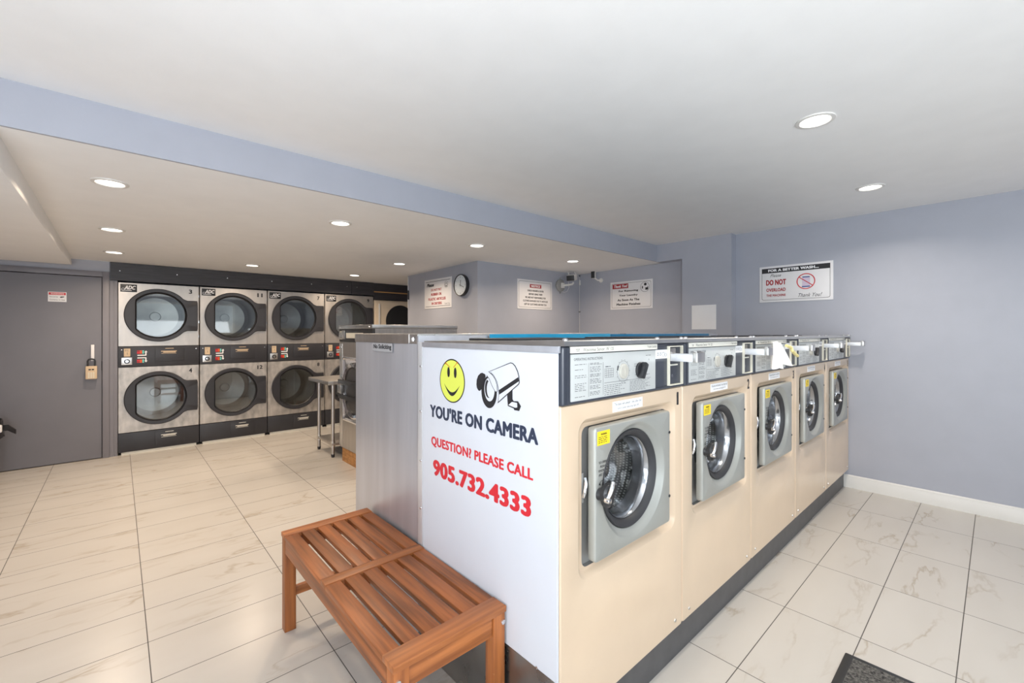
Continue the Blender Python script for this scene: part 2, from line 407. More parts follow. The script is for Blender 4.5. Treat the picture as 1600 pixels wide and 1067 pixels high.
FACE_X = -PI / 2          # local front (-y) turned to face world -x

# ---------------------------------------------------------------- the room
XW, XL, YF, YB = 4.942, -1.45, -3.0, 6.626
ZC = 2.445; YS = 2.72
zl = lambda y: 2.25 - 0.0145 * (y - YS)
struct('floor', MB().box(XL - 0.2, 5.6, YF - 0.2, 8.0, -0.1, 0.0), 'floor', 'pale marble-look tile floor with thin grey joints', 'floor')
struct('ceiling', MB().box(XL - 0.2, 5.6, YF - 0.2, YS + 0.02, ZC, ZC + 0.1), 'ceil', 'higher white ceiling over the front of the room', 'ceiling')
def lowceil(b):
    vs = [(x, y, z) for x in (XL - 0.2, 5.6) for y, z in ((YS + 0.012, zl(YS)), (8.0, zl(8.0)), (8.0, 2.6), (YS + 0.012, 2.6))]
    b.add(vs, [(0, 1, 2, 3), (7, 6, 5, 4), (0, 4, 5, 1), (3, 2, 6, 7), (0, 3, 7, 4), (1, 5, 6, 2)]); return b
struct('ceiling_lowered', lowceil(MB()), 'ceil', 'lower white ceiling over the dryers and rear of the room', 'ceiling')
struct('trim_1', MB().box(XL, XW, YS - 0.004, YS + 0.012, zl(YS), ZC), 'wall', 'blue grey painted drop face where the ceiling steps down', 'soffit')
# rounded bulkhead along the left side of the lowered ceiling
def bulk(b):
    pf = [(-0.36, 2.34), (-0.36, 2.19), (-0.356, 2.14), (-0.352, 2.115), (-0.356, 2.105), (-1.43, 2.102), (-1.43, 2.34)]
    L = [[(x - dx, y, z) for x, z in pf] for y, dx in ((YS + 0.012, 0.022), (6.4, 0.008))]
    return b.loft(L, None, True, True)
struct('trim_2', bulk(MB()), 'ceil', 'white boxed bulkhead running along the left ceiling', 'bulkhead', smooth=40)
# right wall with its pilaster, lintel and shallow niche
struct('wall_right', MB().box(XW, XW + 0.2, YF - 0.2, 1.86, 0, ZC), 'wall', 'long plain blue grey wall on the right', 'wall')
struct('wall_pilaster', MB().box(4.825, XW + 0.2, 1.86, 2.40, 0, ZC), 'wall', 'blue grey pilaster standing forward of the right wall', 'wall')
struct('wall_lintel', MB().box(4.825, XW + 0.2, 2.40, YS - 0.004, 2.243, ZC), 'wall', 'blue grey header above the niche beside the pilaster', 'wall')
struct('wall_niche', MB().box(4.965, XW + 0.2, 2.40, 4.0, 0, 2.245), 'wall', 'recessed blue grey wall left of the pilaster', 'wall')
struct('wall_middle', MB().box(3.11, 5.2, 4.0, 5.63, 0, 2.26), 'wall', 'blue grey block of wall with the clock and two signs', 'wall')
struct('wall_back', MB().box(-0.07, 3.95, 7.45, 7.6, 0, 2.3), 'wall', 'back wall behind the dryers', 'wall')
struct('wall_alcove', MB().box(3.80, 3.95, 5.63, 7.45, 0, 2.3), 'wall', 'side wall of the dryer alcove', 'wall')
def doorwall(b):
    b.box(XL, -1.14, YB, YB + 0.12, 0, 2.3); b.box(-1.14, -0.072, YB, YB + 0.12, 2.078, 2.3); b.box(-0.072, -0.006, YB + 0.015, 7.45, 0, 2.3); b.box(-1.14, -0.072, YB + 0.112, YB + 0.13, 0, 2.3); return b  # last box is an added panel behind the door, stopping light leaking round it
struct('wall_back_left', doorwall(MB()), 'wall', 'blue grey wall around the grey door', 'wall')
# walls behind the photographer with their windows
def frontwall(b):
    b.box(XL - 0.2, -0.9, YF - 0.2, YF, 0, ZC); b.box(2.8, 5.6, YF - 0.2, YF, 0, ZC); b.box(-0.9, 2.8, YF - 0.2, YF, 0, 0.35); b.box(-0.9, 2.8, YF - 0.2, YF, 2.3, ZC); return b
struct('wall_front', frontwall(MB()), 'wall', 'shop front wall with a wide window', 'wall')
def leftwall(b):
    b.box(XL - 0.2, XL, YF, -2.4, 0, ZC); b.box(XL - 0.2, XL, 1.2, 8.0, 0, 2.6); b.box(XL - 0.2, XL, -2.4, 1.2, 0, 0.35); b.box(XL - 0.2, XL, -2.4, 1.2, 2.3, ZC); return b
struct('wall_left', leftwall(MB()), 'wall', 'left wall with a wide window', 'wall')
def win(name, horiz, a0, a1, p, label, n):
    fr = MB(); gl = MB()
    def bx(b, u0, u1, z0, z1, t):
        if horiz: b.box(u0, u1, p - t, p + t, z0, z1)
        else: b.box(p - t, p + t, u0, u1, z0, z1)
    for i in range(n + 1):
        u = a0 + (a1 - a0 - 0.05) * i / n; bx(fr, u, u + 0.05, 0.35, 2.3, 0.03)
    bx(fr, a0, a1, 0.35, 0.40, 0.029); bx(fr, a0, a1, 2.25, 2.3, 0.029)
    bx(gl, a0 + 0.02, a1 - 0.02, 0.38, 2.27, 0.003)
    o = struct(name, fr, 'trim', label, 'window'); part('window_pane', o, 'pane', mb=gl)
win('window_1', True, -0.9, 2.8, YF - 0.1, 'wide shop window in the front wall', 3)
win('window_2', False, -2.4, 1.2, XL - 0.1, 'wide shop window in the left wall', 3)
# baseboard on the right wall (moulded profile)
def baseb(b):
    pf = [(0, 0), (-0.016, 0), (-0.016, 0.082), (-0.011, 0.094), (-0.011, 0.104), (-0.005, 0.112), (0, 0.114)]
    return b.loft([[(XW + x, y, z) for x, z in pf] for y in (0.93, YF)], None, True, True)
struct('baseboard_right', baseb(MB()), 'trim', 'white moulded baseboard along the right wall', 'baseboard', smooth=25)
# charcoal boards closing the gap above the dryers
for i, (x0, x1, lab) in enumerate(((-0.066, 2.685, 'long charcoal board with screws above the first three dryers'), (2.690, 3.045, 'short charcoal board above the fourth silver dryer'))):
    b = MB().box(x0, x1, YB - 0.018, YB + 0.02, 1.988, zl(YB) - 0.002, 0.002)
    o = struct('trim_%d' % (3 + i), b, 'board', lab, 'fascia board')
    s = MB()
    for x in [x0 + 0.08 + k * 0.52 for k in range(6)]:
        if x < x1 - 0.03: s.lathe((x, 2.10), [(0.0, YB - 0.021), (0.006, YB - 0.020), (0.007, YB - 0.017)], 10)
    part('screw', o, 'chrome', mb=s)
b = MB().box(3.052, 3.80, YB + 0.01, YB + 0.04, 1.925, zl(YB) - 0.002)
o = struct('trim_5', b, 'board', 'recessed charcoal board above the beige dryer', 'fascia board')
part('edge_strip', o, 'brass', mb=MB().box(3.055, 3.80, YB - 0.02, YB + 0.009, 2.044, 2.058), label='thin varnished strip')
struct('trim_6', MB().box(-0.072, -0.04, YB - 0.004, YB + 0.015, 0, 1.985).box(-0.038, -0.022, YB + 0.002, YB + 0.015, 0, 1.985).box(-0.020, -0.006, YB + 0.0, YB + 0.015, 0, 1.985), 'doorframe', 'grey ribbed jamb between the door and the first dryer', 'jamb')

# grey door with frame and handle
dr = struct('door_1', MB().box(-1.085, -0.137, YB - 0.004, YB + 0.05, 0.008, 2.012, 0.003), 'door', 'large flat grey door at the far left', 'door')
part('door_frame', dr, 'doorframe', mb=MB().box(-0.150, -0.128, YB + 0.052, YB + 0.11, 0, 2.03).box(-0.130, -0.074, YB - 0.02, YB + 0.11, 0, 2.076, 0.003).box(-1.14, -0.130, YB - 0.02, YB + 0.11, 2.018, 2.076, 0.003).box(-1.14, -1.09, YB - 0.02, YB + 0.11, 0, 2.018, 0.003))
part('door_handle', dr, 'paper', mb=MB().box(-0.224, -0.196, YB - 0.030, YB - 0.016, 1.085, 1.265, 0.004).box(-0.22, -0.2, YB - 0.016, YB - 0.004, 1.10, 1.12).box(-0.22, -0.2, YB - 0.016, YB - 0.004, 1.235, 1.255), label='white pull handle')
part('hinge', dr, 'charcoal', mb=MB().cyl((-0.134, YB - 0.008, 0.98), (-0.134, YB - 0.008, 1.08), 0.006))

# ---------------------------------------------------------------- recessed downlights
def downlight(x, y, z, label, high):
    t = thing('downlight', label, 'ceiling light', (x, y, z), 0, 'recessed downlights in the upper ceiling' if high else 'recessed downlights in the lowered ceiling')
    R = 0.062; 
    rim = MB(); n = 40
    L = [[(r * math.cos(2 * PI * i / n), r * math.sin(2 * PI * i / n), h) for i in range(n)] for r, h in ((R + 0.022, 0.006), (R + 0.020, -0.005), (R + 0.004, -0.007), (R, -0.003), (R - 0.002, 0.006))]
    part('rim', t, 'trim', mb=rim.loft(L), key=None if 'rim' not in CACHE else 'rim')
    ln = MB(); L = [[(r * math.cos(2 * PI * i / n), r * math.sin(2 * PI * i / n), h) for i in range(n)] for r, h in ((R, -0.001), (R * 0.6, -0.0035), (0.001, -0.004))]
    part('lens', t, 'lens', mb=ln.loft(L, None, False, True))
    d = bpy.data.lights.new('downlight_glow', 'AREA'); d.shape = 'DISK'; d.size = 0.12; d.energy = LAMP_HIGH if high else LAMP_LOW; d.spread = math.radians(150)
    d.color = (1.0, 0.90, 0.78) if high else (1.0, 0.80, 0.60)
    o = bpy.data.objects.new('downlight_glow', d); C.objects.link(o); o.parent = t; o.location = (0, 0, -0.012)
for x, y, lab in ((-0.034, 3.315, 'recessed downlight in the lowered ceiling, biggest one at left near the soffit'),
                  (-0.037, 4.696, 'recessed downlight at left, middle of the column of three towards the first dryer'),
                  (-0.032, 5.886, 'recessed downlight at left, closest of its column to the first dryer'),
                  (1.199, 5.931, 'recessed downlight just in front of the gap between dryers 11 and 7'),
                  (2.479, 5.997, 'recessed downlight just in front of the dryer numbered 9'),
                  (1.277, 3.357, 'recessed downlight near the soffit above the middle dryers, second of its row'),
                  (2.51, 4.748, 'recessed downlight beyond the soffit, above and left of the plastic-articles sign'),
                  (2.592, 3.346, 'recessed downlight near the soffit above the wall corner with the clock'),
                  (4.01, 3.331, 'recessed downlight nearest the wall security cameras')):
    downlight(x, y, zl(y), lab, False)
downlight(2.567, 0.596, ZC, 'larger recessed downlight in the upper ceiling above the first washers', True)
downlight(4.046, 0.607, ZC, 'smaller-looking recessed downlight in the upper ceiling near the right wall sign', True)

# ---------------------------------------------------------------- cream front-load washers
WX, WY, PITCH, WW = 1.014, 0.893, 0.784, 0.780
HC = (0.3935, 0.867)
def w_body(b):
    c = (0.40, 0.855)
    b.front(c, [(rrect(0, WW, 0.16, 1.172), 0.80), (rrect(0, WW, 0.16, 1.172, 0.006, 3), 0.008), (rrect(0.005, WW - 0.005, 0.165, 1.168, 0.006, 3), 0.0),
                (rrect(0.088, 0.726, 0.588, 1.119, 0.05), 0.0), (rrect(0.093, 0.721, 0.592, 1.115, 0.047), 0.002), (rrect(0.112, 0.705, 0.604, 1.100, 0.036), 0.021), (rrect(0.117, 0.701, 0.607, 1.097, 0.034), 0.024), (rrect(0.137, 0.692, 0.613, 1.084, 0.028), 0.026)])
    b.box(0.004, WW - 0.004, 0.03, 0.80, 1.172, 1.356); return b
def w_recess(b):
    c = HC
    return b.front(c, [(rrect(0.137, 0.692, 0.613, 1.084, 0.028), 0.026), (rrect(0.137, 0.692, 0.613, 1.084, 0.028), 0.042), (circ(*HC, 0.195), 0.042), (circ(*HC, 0.195), 0.115)])
def w_housing(b):
    b.front((0.39, 1.264), [(rrect(0.002, WW - 0.002, 1.1725, 1.356), 0.03), (rrect(0.002, WW - 0.002, 1.1725, 1.356, 0.004, 2), -0.006), (rrect(0.006, WW - 0.006, 1.176, 1.353, 0.004, 2), -0.010),
                            (rrect(0.036, WW - 0.018, 1.182, 1.349, 0.004, 2), -0.010), (rrect(0.038, WW - 0.020, 1.184, 1.347, 0.004, 2), -0.004)], cap=True)
    b.box(0.018, 0.024, -0.0125, -0.009, 1.176, 1.352); return b
def w_plateprint(b):
    y = -0.0092
    b.text('OPERATING INSTRUCTIONS', 0.056, 1.310, 0.0085, y, align='l', bold=0.01, maxw=0.15)
    k = 0
    for z0, z1, n in ((1.293, 1.300, 1), (1.277, 1.283, 1), (1.252, 1.264, 2), (1.210, 1.238, 5), (1.190, 1.197, 1)):
        k += 1; b.lines(0.060, 0.122, z0, z1, n, 0.0016, y, seed=k)
    for z0, z1, n in ((1.292, 1.300, 2), (1.268, 1.288, 4), (1.252, 1.264, 3), (1.230, 1.248, 4), (1.212, 1.226, 3), (1.192, 1.206, 3)):
        k += 1; b.lines(0.137, 0.200, z0, z1, n, 0.0016, y, seed=k)
    for x in (0.130, 0.208):
        b.box(x, x + 0.0012, y, y + 0.0005, 1.190, 1.300)
    b.lines(0.216, 0.345, 1.184, 1.222, 6, 0.0016, y, seed=31); b.lines(0.37, 0.51, 1.186, 1.225, 9, 0.0013, y, seed=32)
    b.box(0.216, 0.512, y, y + 0.0005, 1.228, 1.2292)
    for i in range(5):
        z = 1.246 + i * 0.0075; b.box(0.218, 0.268, y, y + 0.0005, z, z + 0.0009)
    for i in range(6): b.box(0.218 + i * 0.0099, 0.2192 + i * 0.0099, y, y + 0.0005, 1.246, 1.276)
    b.lines(0.222, 0.258, 1.279, 1.285, 1, 0.003, y, seed=40)
    b.lines(0.400, 0.425, 1.272, 1.286, 2, 0.002, y, seed=41); b.lines(0.405, 0.42, 1.240, 1.246, 1, 0.002, y, seed=42); b.lines(0.48, 0.505, 1.238, 1.244, 1, 0.002, y, seed=43)
    b.lines(0.478, 0.52, 1.309, 1.315, 1, 0.002, y, seed=44); b.ring((0.5, 1.297), 0.002, 0.003, y, y + 0.0005, 12)
    b.ring((0.328, 1.262), 0.0365, 0.0375, y, y + 0.0004, 36)
    for i in range(14):
        a = 2 * PI * i / 14; b.box(0.328 + 0.041 * math.cos(a) - 0.001, 0.328 + 0.041 * math.cos(a) + 0.001, y, y + 0.0005, 1.262 + 0.041 * math.sin(a) - 0.0015, 1.262 + 0.041 * math.sin(a) + 0.0015)
    P = []
    for i in range(8): P.append((0.328 + 0.040 * math.cos(PI * 0.80 + i * 0.07), 1.262 + 0.040 * math.sin(PI * 0.80 + i * 0.07)))
    for i in range(7, -1, -1): P.append((0.328 + 0.031 * math.cos(PI * 0.80 + i * 0.07), 1.262 + 0.031 * math.sin(PI * 0.80 + i * 0.07)))
    b.prism(P[::-1], y, y + 0.0004)
    return b
def w_titleprint(b):
    y = -0.0142
    b.text('Wascomat Senior  W 125', 0.095, 1.3395, 0.0105, y, align='l', maxw=0.19)
    for i in range(3): b.box(0.060 + i * 0.007, 0.064 + i * 0.007, y, y + 0.0004, 1.345, 1.3475)
    for i in range(2): b.box(0.064 + i * 0.007, 0.068 + i * 0.007, y, y + 0.0004, 1.3405, 1.343)
    return b
def w_door(b):
    R = lambda i, r: rrect(0.153 + i, 0.645 - i, 0.640 + i, 1.086 - i, r, 4)
    b.front(HC, [(R(0.002, 0.010), 0.012), (R(0, 0.012), 0.008), (R(0, 0.012), -0.013), (R(0.003, 0.010), -0.0175), (R(0.007, 0.008), -0.019),
                 (circ(*HC, 0.208), -0.019), (circ(*HC, 0.204), -0.0175), (circ(*HC, 0.196), -0.008), (circ(*HC, 0.187), -0.001), (circ(*HC, 0.180), 0.003), (circ(*HC, 0.178), 0.012)])
    return b
def w_handle(b):
    cx, cz = 0.176, 0.866
    b.lathe((cx, cz), [(0.0, -0.062), (0.012, -0.061), (0.016, -0.055), (0.017, -0.03), (0.021, -0.019)], 24)
    # three-lobed lever knob
    P = []
    for i in range(48):
        a = 2 * PI * i / 48; r = 0.029 + 0.018 * max(0, math.cos(1.5 * (a - 0.6))) ** 2
        P.append((cx + 0.012 + r * math.cos(a), cz + 0.004 + r * math.sin(a)))
    b.front((cx + 0.012, cz + 0.004), [(P, -0.030), ([(cx + 0.012 + (x - cx - 0.012) * 1.0, z) for x, z in P], -0.046), ([(cx + 0.012 + (x - cx - 0.012) * 0.8, cz + 0.004 + (z - cz - 0.004) * 0.8) for x, z in P], -0.054)], cap=True)
    return b
def w_handlecap(b):
    b.tube([(0.166, -0.056, 0.862), (0.176, -0.060, 0.879), (0.188, -0.060, 0.896), (0.198, -0.056, 0.908)], 0.007)
    b.lathe((0.166, 0.857), [(0.0, -0.070), (0.008, -0.068), (0.010, -0.060), (0.010, -0.05)], 16); return b
def washer(i, label, num, dark=False):
    t = thing('washing_machine', label, 'washer', (WX + i * PITCH, WY, 0), 0, 'cream washing machines in the front row')
    K = lambda s: 'w_' + s
    part('cabinet', t, 'cream', w_body, key=K('body'), label='cream enamel cabinet')
    part('door_recess', t, 'recess', w_recess, key=K('recess'))
    h = part('control_panel', t, 'slate', w_housing, key=K('housing'), label='dark slate control panel')
    pl = part('instruction_plate', h, 'plate', lambda b: b.box(0.040, 0.549, -0.009, -0.003, 1.179, 1.331, 0.002), key=K('plate'))
    part('plate_lettering', h, 'greyink', w_plateprint, key=K('pp'), smooth=0)
    part('title_strip', h, 'strip', lambda b: b.box(0.036, 0.554, -0.014, -0.003, 1.3345, 1.3555, 0.001), key=K('ts'))
    part('title_lettering', h, 'ink', w_titleprint, key=K('tp'), smooth=0)
    part('loader_lettering', h, 'ink', lambda b: b.text('Triple Loader', 0.548, 1.3395, 0.0105, -0.0142, align='r', maxw=0.085), key=K('tl'), smooth=0)
    part('price_label', h, 'paper', lambda b: b.box(0.556, 0.646, -0.0052, -0.0035, 1.296, 1.331), key=K('pl'))
    def pprint(b):
        y = -0.0058; b.text('25', 0.566, 1.308, 0.013, y, align='l', maxw=0.014); b.text('25', 0.586, 1.308, 0.013, y, align='l', maxw=0.014)
        b.ring((0.616, 1.3125), 0.0085, 0.0095, y, y + 0.0004, 20); b.ring((0.634, 1.310), 0.006, 0.007, y, y + 0.0004, 20); return b
    part('price_lettering', h, 'greyink', pprint, key=K('plp'), smooth=0)
    def dial(b): return b.lathe((0.328, 1.262), [(0.027, -0.009), (0.0265, -0.014), (0.024, -0.016), (0.0, -0.0165)], 32).box(0.326, 0.330, -0.0185, -0.015, 1.244, 1.284, 0.001)
    part('dial', h, 'dialgrey', dial, key=K('dial'), label='pale round dial')
    def knob(b):
        b.lathe((0.437, 1.260), [(0.030, -0.008), (0.0295, -0.014), (0.027, -0.016), (0.0, -0.016)], 32)
        s0 = len(b.v); b.box(-0.011, 0.011, -0.034, -0.014, -0.030, 0.030, 0.004); b.xf(Matrix.Translation((0.437, 0, 1.260)) @ Matrix.Rotation(0.5, 4, 'Y'), s0); return b
    part('selector_knob', h, 'black', knob, key=K('knob'), label='black selector knob')
    # coin box and projecting coin slide
    def cbox(b): return b.front((0.705, 1.264), [(rrect(0.648, 0.762, 1.184, 1.345), -0.004), (rrect(0.648, 0.762, 1.184, 1.345, 0.003, 2), -0.015), (rrect(0.652, 0.758, 1.188, 1.341), -0.015), (rrect(0.653, 0.757, 1.190, 1.340), 0.027)], cap=True)
    cb = part('coin_box', t, 'almond', cbox, key=K('cb'), label='almond coin box')
    part('coin_plate', cb, 'steel', lambda b: b.box(0.656, 0.735, 0.004, 0.025, 1.198, 1.262, 0.002), key=K('cp'))
    part('coin_shelf', cb, 'strip', lambda b: b.box(0.655, 0.725, -0.010, 0.026, 1.264, 1.270, 0.001), key=K('cp2'))
    part('coin_head', cb, 'steel', lambda b: b.box(0.658, 0.715, -0.006, 0.026, 1.312, 1.336, 0.002), key=K('cp3'))
    part('coin_lock', cb, 'chrome', lambda b: b.lathe((0.690, 1.222), [(0.0, -0.004), (0.007, -0.004), (0.008, 0.004)], 16), key=K('cl'))
    sl = part('coin_slide', t, 'slidemetal', lambda b: b.box(0.655, 0.710, -0.108, 0.010, 1.284, 1.287, 0.0008).box(0.655, 0.660, -0.108, 0.010, 1.284, 1.314, 0.0015).box(0.705, 0.710, -0.108, 0.010, 1.284, 1.314, 0.0015).box(0.660, 0.705, -0.108, 0.010, 1.304, 1.308, 0.001), key=K('sl'), label='chrome coin slide sticking out')
    part('slide_grip', sl, 'steeltop', lambda b: b.box(0.650, 0.716, -0.128, -0.108, 1.283, 1.322, 0.003).box(0.655, 0.711, -0.122, -0.108, 1.322, 1.328, 0.002), key=K('sg'))
    # lid
    ld = part('top_lid', t, 'steeltop', lambda b: b.loft([[(x, -0.018, 1.3575), (x, -0.018, 1.3725), (x, -0.0165, 1.3740), (x, 0.795, 1.3620), (x, 0.795, 1.3575)] for x in (-0.001, WW + 0.001)], None, True, True), key=K('lid'), label='stainless top lid')
    for x, y in ((0.02, -0.004), (0.57, -0.004), (0.765, -0.004)):
        def screw(b):
            L = [[(x + r * math.cos(2 * PI * k / 14), y + r * math.sin(2 * PI * k / 14), z) for k in range(14)] for r, z in ((0.011, 1.373), (0.010, 1.378), (0.005, 1.382), (0.0005, 1.383))]
            return b.loft(L, None, False, True)
        part('screw', ld, 'chrome', screw, key=K('sc%g' % x))
    part('soap_lid', t, 'black', lambda b: b.box(0.10, 0.55, 0.30, 0.60, 1.3655, 1.3755, 0.003), key=K('soap'), label='flat black soap dispenser lid')
    # door with gasket, bowl and drum
    d = part('door', t, 'greydoor', w_door, key=K('door'), label='silver grey porthole door')
    part('gasket', d, 'rubber', lambda b: b.lathe(HC, [(0.1775, 0.030), (0.1775, 0.002), (0.174, -0.002), (0.168, 0.0), (0.154, 0.014), (0.150, 0.024), (0.150, 0.05)], 72), key=K('gask'))
    part('glass_bowl', d, 'washglass', lambda b: b.lathe(HC, [(0.1338, 0.079), (0.124, 0.100), (0.10, 0.112), (0.06, 0.118), (0.0, 0.120)], 56), key=K('bowl'))
    part('bowl_rim', d, 'clearrim', lambda b: b.lathe(HC, [(0.151, 0.022), (0.149, 0.018), (0.145, 0.022), (0.140, 0.045), (0.134, 0.078), (0.136, 0.082)], 64), key=K('brim'))
    hd = part('door_handle', d, 'black', w_handle, key=K('hand'), label='black lobed door knob')
    part('handle_lever', hd, 'chrome', w_handlecap, key=K('hcap'))
    tg = part('warning_tag', d, 'yellow', lambda b: b.box(0.163, 0.231, -0.0205, -0.0190, 1.026, 1.072), key=K('tag'), label='yellow warning tag')
    part('tag_lettering', tg, 'ink', lambda b: b.text('WARNING', 0.197, 1.0585, 0.0075, -0.0211, bold=0.02, maxw=0.034).lines(0.168, 0.227, 1.031, 1.055, 4, 0.002, -0.0211, seed=9), key=K('tagp'), smooth=0)
    def opn(b):
        y = -0.0198
        for k, s in enumerate(('TO OPEN', 'PUSH', 'KNOB IN', 'AND TURN')): b.text(s, 0.192, 0.964 - k * 0.0135, 0.0085, y, maxw=0.044, bold=0.015)
        for k in range(9):
            a = 0.5 + k * 0.24; x0, z0 = 0.192 + 0.019 * math.cos(a), 0.893 + 0.016 * math.sin(a); a += 0.25; x1, z1 = 0.192 + 0.019 * math.cos(a), 0.893 + 0.016 * math.sin(a)
            b.add([(x0, y, z0), (x1, y, z1), (x1 * 0.92 + 0.192 * 0.08, y, z1 - 0.0015), (x0 * 0.92 + 0.192 * 0.08, y, z0 - 0.0015)], [(0, 1, 2, 3)])
        b.add([(0.170, y, 0.896), (0.181, y, 0.893), (0.175, y, 0.905)], [(0, 1, 2)]); return b
    part('door_lettering', d, 'ink', opn, key=K('open'), smooth=0)
    for z in (0.745, 1.000): part('hinge_screw', d, 'black', lambda b: b.lathe((0.637, z), [(0.006, -0.0188), (0.0055, -0.0215), (0.0, -0.0225)], 12), key=K('hs%g' % z))
    lt = part('latch_plate', t, 'recess', lambda b: b.box(0.139, 0.150, 0.026, 0.041, 0.83, 0.93, 0.002), key=K('latch'))
    part('latch_bar', lt, 'chrome', lambda b: b.tube([(0.142, 0.022, 0.852), (0.142, 0.016, 0.87), (0.148, 0.016, 0.895), (0.152, 0.022, 0.915)], 0.006), key=K('latchb'))
    dw = part('drum', t, 'drumwall', lambda b: b.lathe(HC, [(0.195, 0.112), (0.235, 0.125), (0.235, 0.52)], 72), key=K('drum'))
    part('drum_back', dw, 'drumback', lambda b: b.lathe(HC, [(0.235, 0.52), (0.12, 0.525), (0.06, 0.50), (0.0, 0.495)], 72), key=K('drumb'))
    for k in range(3):
        part('drum_rib', dw, 'steel', lambda b: b.box(0.185, 0.236, 0.14, 0.51, -0.018, 0.018, 0.008).xf(Matrix.Translation((HC[0], 0, HC[1])) @ Matrix.Rotation(-(0.5 + k * 2 * PI / 3), 4, 'Y')), key=K('rib%d' % k))
    nt = part('unlock_note', t, 'paper', lambda b: b.box(0.276, 0.468, -0.0012, 0.0002, 1.120, 1.157), key=K('note'), label='small white paper note')
    part('note_lettering', nt, 'greyink', lambda b: b.text('The door will unlock 1 min. after the', 0.372, 1.142, 0.009, -0.0016, maxw=0.172).text('cycle is done (operating light off)', 0.372, 1.126, 0.009, -0.0016, maxw=0.165), key=K('notep'), smooth=0)
    part('number', t, 'ink', lambda b: b.text(num, 0.742, 1.096, 0.054, -0.0008, w=0.016 if num == '1' else 0.028, bold=0.05), label='black number %s' % num, smooth=0)
    for x in (0.06, 0.72): part('bolt', t, 'steel', lambda b: b.lathe((x, 0.20), [(0.007, 0.0), (0.006, -0.004), (0.0, -0.005)], 12), key=K('bolt%g' % x))
washer(0, 'cream washing machine numbered 1, nearest, carrying the camera notice on its side', '1')
washer(1, 'cream washing machine numbered 2, between machines 1 and 3', '2')
washer(2, 'cream washing machine numbered 3 with the white cloth hanging on its controls', '3')
washer(3, 'fourth cream washing machine of the front row, second from the right wall', '4')
washer(4, 'cream washing machine last of the front row, against the right wall', '5')

# plinth under the front row
pt = thing('equipment_plinth', 'dark grey plinth under the row of cream washers', 'plinth', (0, 0, 0))
part('kick_plate', pt, 'kick', mb=MB().box(1.016, 3.9, 0.925, 1.69, 0, 0.158).box(3.899, 4.935, 0.928, 1.69, 0, 0.157), label='dark grey kick plate')
ep = solo('steel_panel', 'dull steel panel at floor level below the white camera notice', 'panel', MB().box(1.0085, 1.0130, 0.905, 1.712, 0, 0.3165, 0.001), 'plinthsteel')

# white notice panel on the end of the first washer
pn = thing('camera_sign', 'white panel with smiley face, camera drawing and phone number on washer end', 'sign', (1.0128, 1.715, 0), FACE_X, None)
# local x = 1.715 - world y
part('panel', pn, 'white', mb=MB().front((0.4, 0.8), [(rrect(0.025, 0.818, 0.318, 1.336), 0.0), (rrect(0.025, 0.818, 0.318, 1.336, 0.002, 2), -0.005), (rrect(0.027, 0.816, 0.320, 1.334, 0.002, 2), -0.006)], cap=True))
part('edge_trim', pn, 'slidemetal', mb=MB().box(-0.012, 0.0245, -0.008, 0.0, 0.318, 1.357, 0.001), label='upright steel edging')
part('top_trim', pn, 'steelside', mb=MB().box(0.0250, 0.826, -0.010, 0.0, 1.3365, 1.3570, 0.001), label='steel strip along the top edge')
def rivets(b):
    for z in (0.40, 0.62, 0.83, 1.05, 1.25): b.lathe((0.012, z), [(0.006, -0.008), (0.005, -0.011), (0.0, -0.012)], 12)
    b.lathe((0.73, 0.3215), [(0.006, -0.004), (0.005, -0.008), (0.0, -0.009)], 12); return b
part('screw', pn, 'chrome', mb=rivets(MB()))
U = lambda wy: 1.715 - wy
YD = -0.0066
def disc(b, cx, cz, rx, rz, y, n=48, m=None):
    b.add([(cx + rx * math.cos(2 * PI * i / n), y, cz + rz * math.sin(2 * PI * i / n)) for i in range(n)], [tuple(range(n))], m)
sm = MB(); cx, cz = U(1.4625), 1.2045
disc(sm, cx, cz, 0.0885, 0.0885, YD, m='ink'); disc(sm, cx, cz, 0.0835, 0.0835, YD - 0.0004, m='lime')
for dx in (-0.023, 0.024): disc(sm, cx + dx, cz + 0.034, 0.0095, 0.021, YD - 0.0008, 24, m='ink')
P = [(cx - 0.058 + 0.116 * i / 20, cz - 0.012 - 0.042 * math.sin(PI * i / 20)) for i in range(21)] + [(cx + 0.058 - 0.116 * i / 20, cz - 0.012 - 0.026 * math.sin(PI * i / 20)) for i in range(1, 20)]
n0 = len(P)
for i in range(20):
    a0, a1 = i / 20, (i + 1) / 20; f = lambda a, k: (cx - 0.056 + 0.112 * a, YD - 0.0008, cz - 0.014 - k * math.sin(PI * a))
    sm.add([f(a0, 0.047), f(a1, 0.047), f(a1, 0.032), f(a0, 0.032)], [(0, 1, 2, 3)], 'ink')
for x0, z0, x1, z1 in ((-0.044, 0.069, -0.013, 0.054), (0.012, 0.054, 0.037, 0.075)):
    sm.add([(cx + x0, YD - 0.0008, cz + z0 - 0.0015), (cx + x1, YD - 0.0008, cz + z1 - 0.0015), (cx + x1, YD - 0.0008, cz + z1 + 0.0015), (cx + x0, YD - 0.0008, cz + z0 + 0.0025)], [(0, 1, 2, 3)], 'orange')
    disc(sm, cx + (x0 if x0 < 0 else x1), cz + (z0 if x0 < 0 else z1), 0.0035, 0.0035, YD - 0.0008, 12, m='orange')
part('smiley_print', pn, 'lime', mb=sm, smooth=0, label='yellow smiley face with orange brows')
# bullet camera drawing, traced as flat print (u, z on the panel)
cm = MB()
def flat(b, pts, m, k): b.add([(U(y), YD - 0.0003 * k, z) for y, z in pts], [tuple(range(len(pts)))], m)
def band(b, A, B, m, k):
    n = min(len(A), len(B))
    for i in range(n - 1): flat(b, [A[i], A[i + 1], B[i + 1], B[i]], m, k)
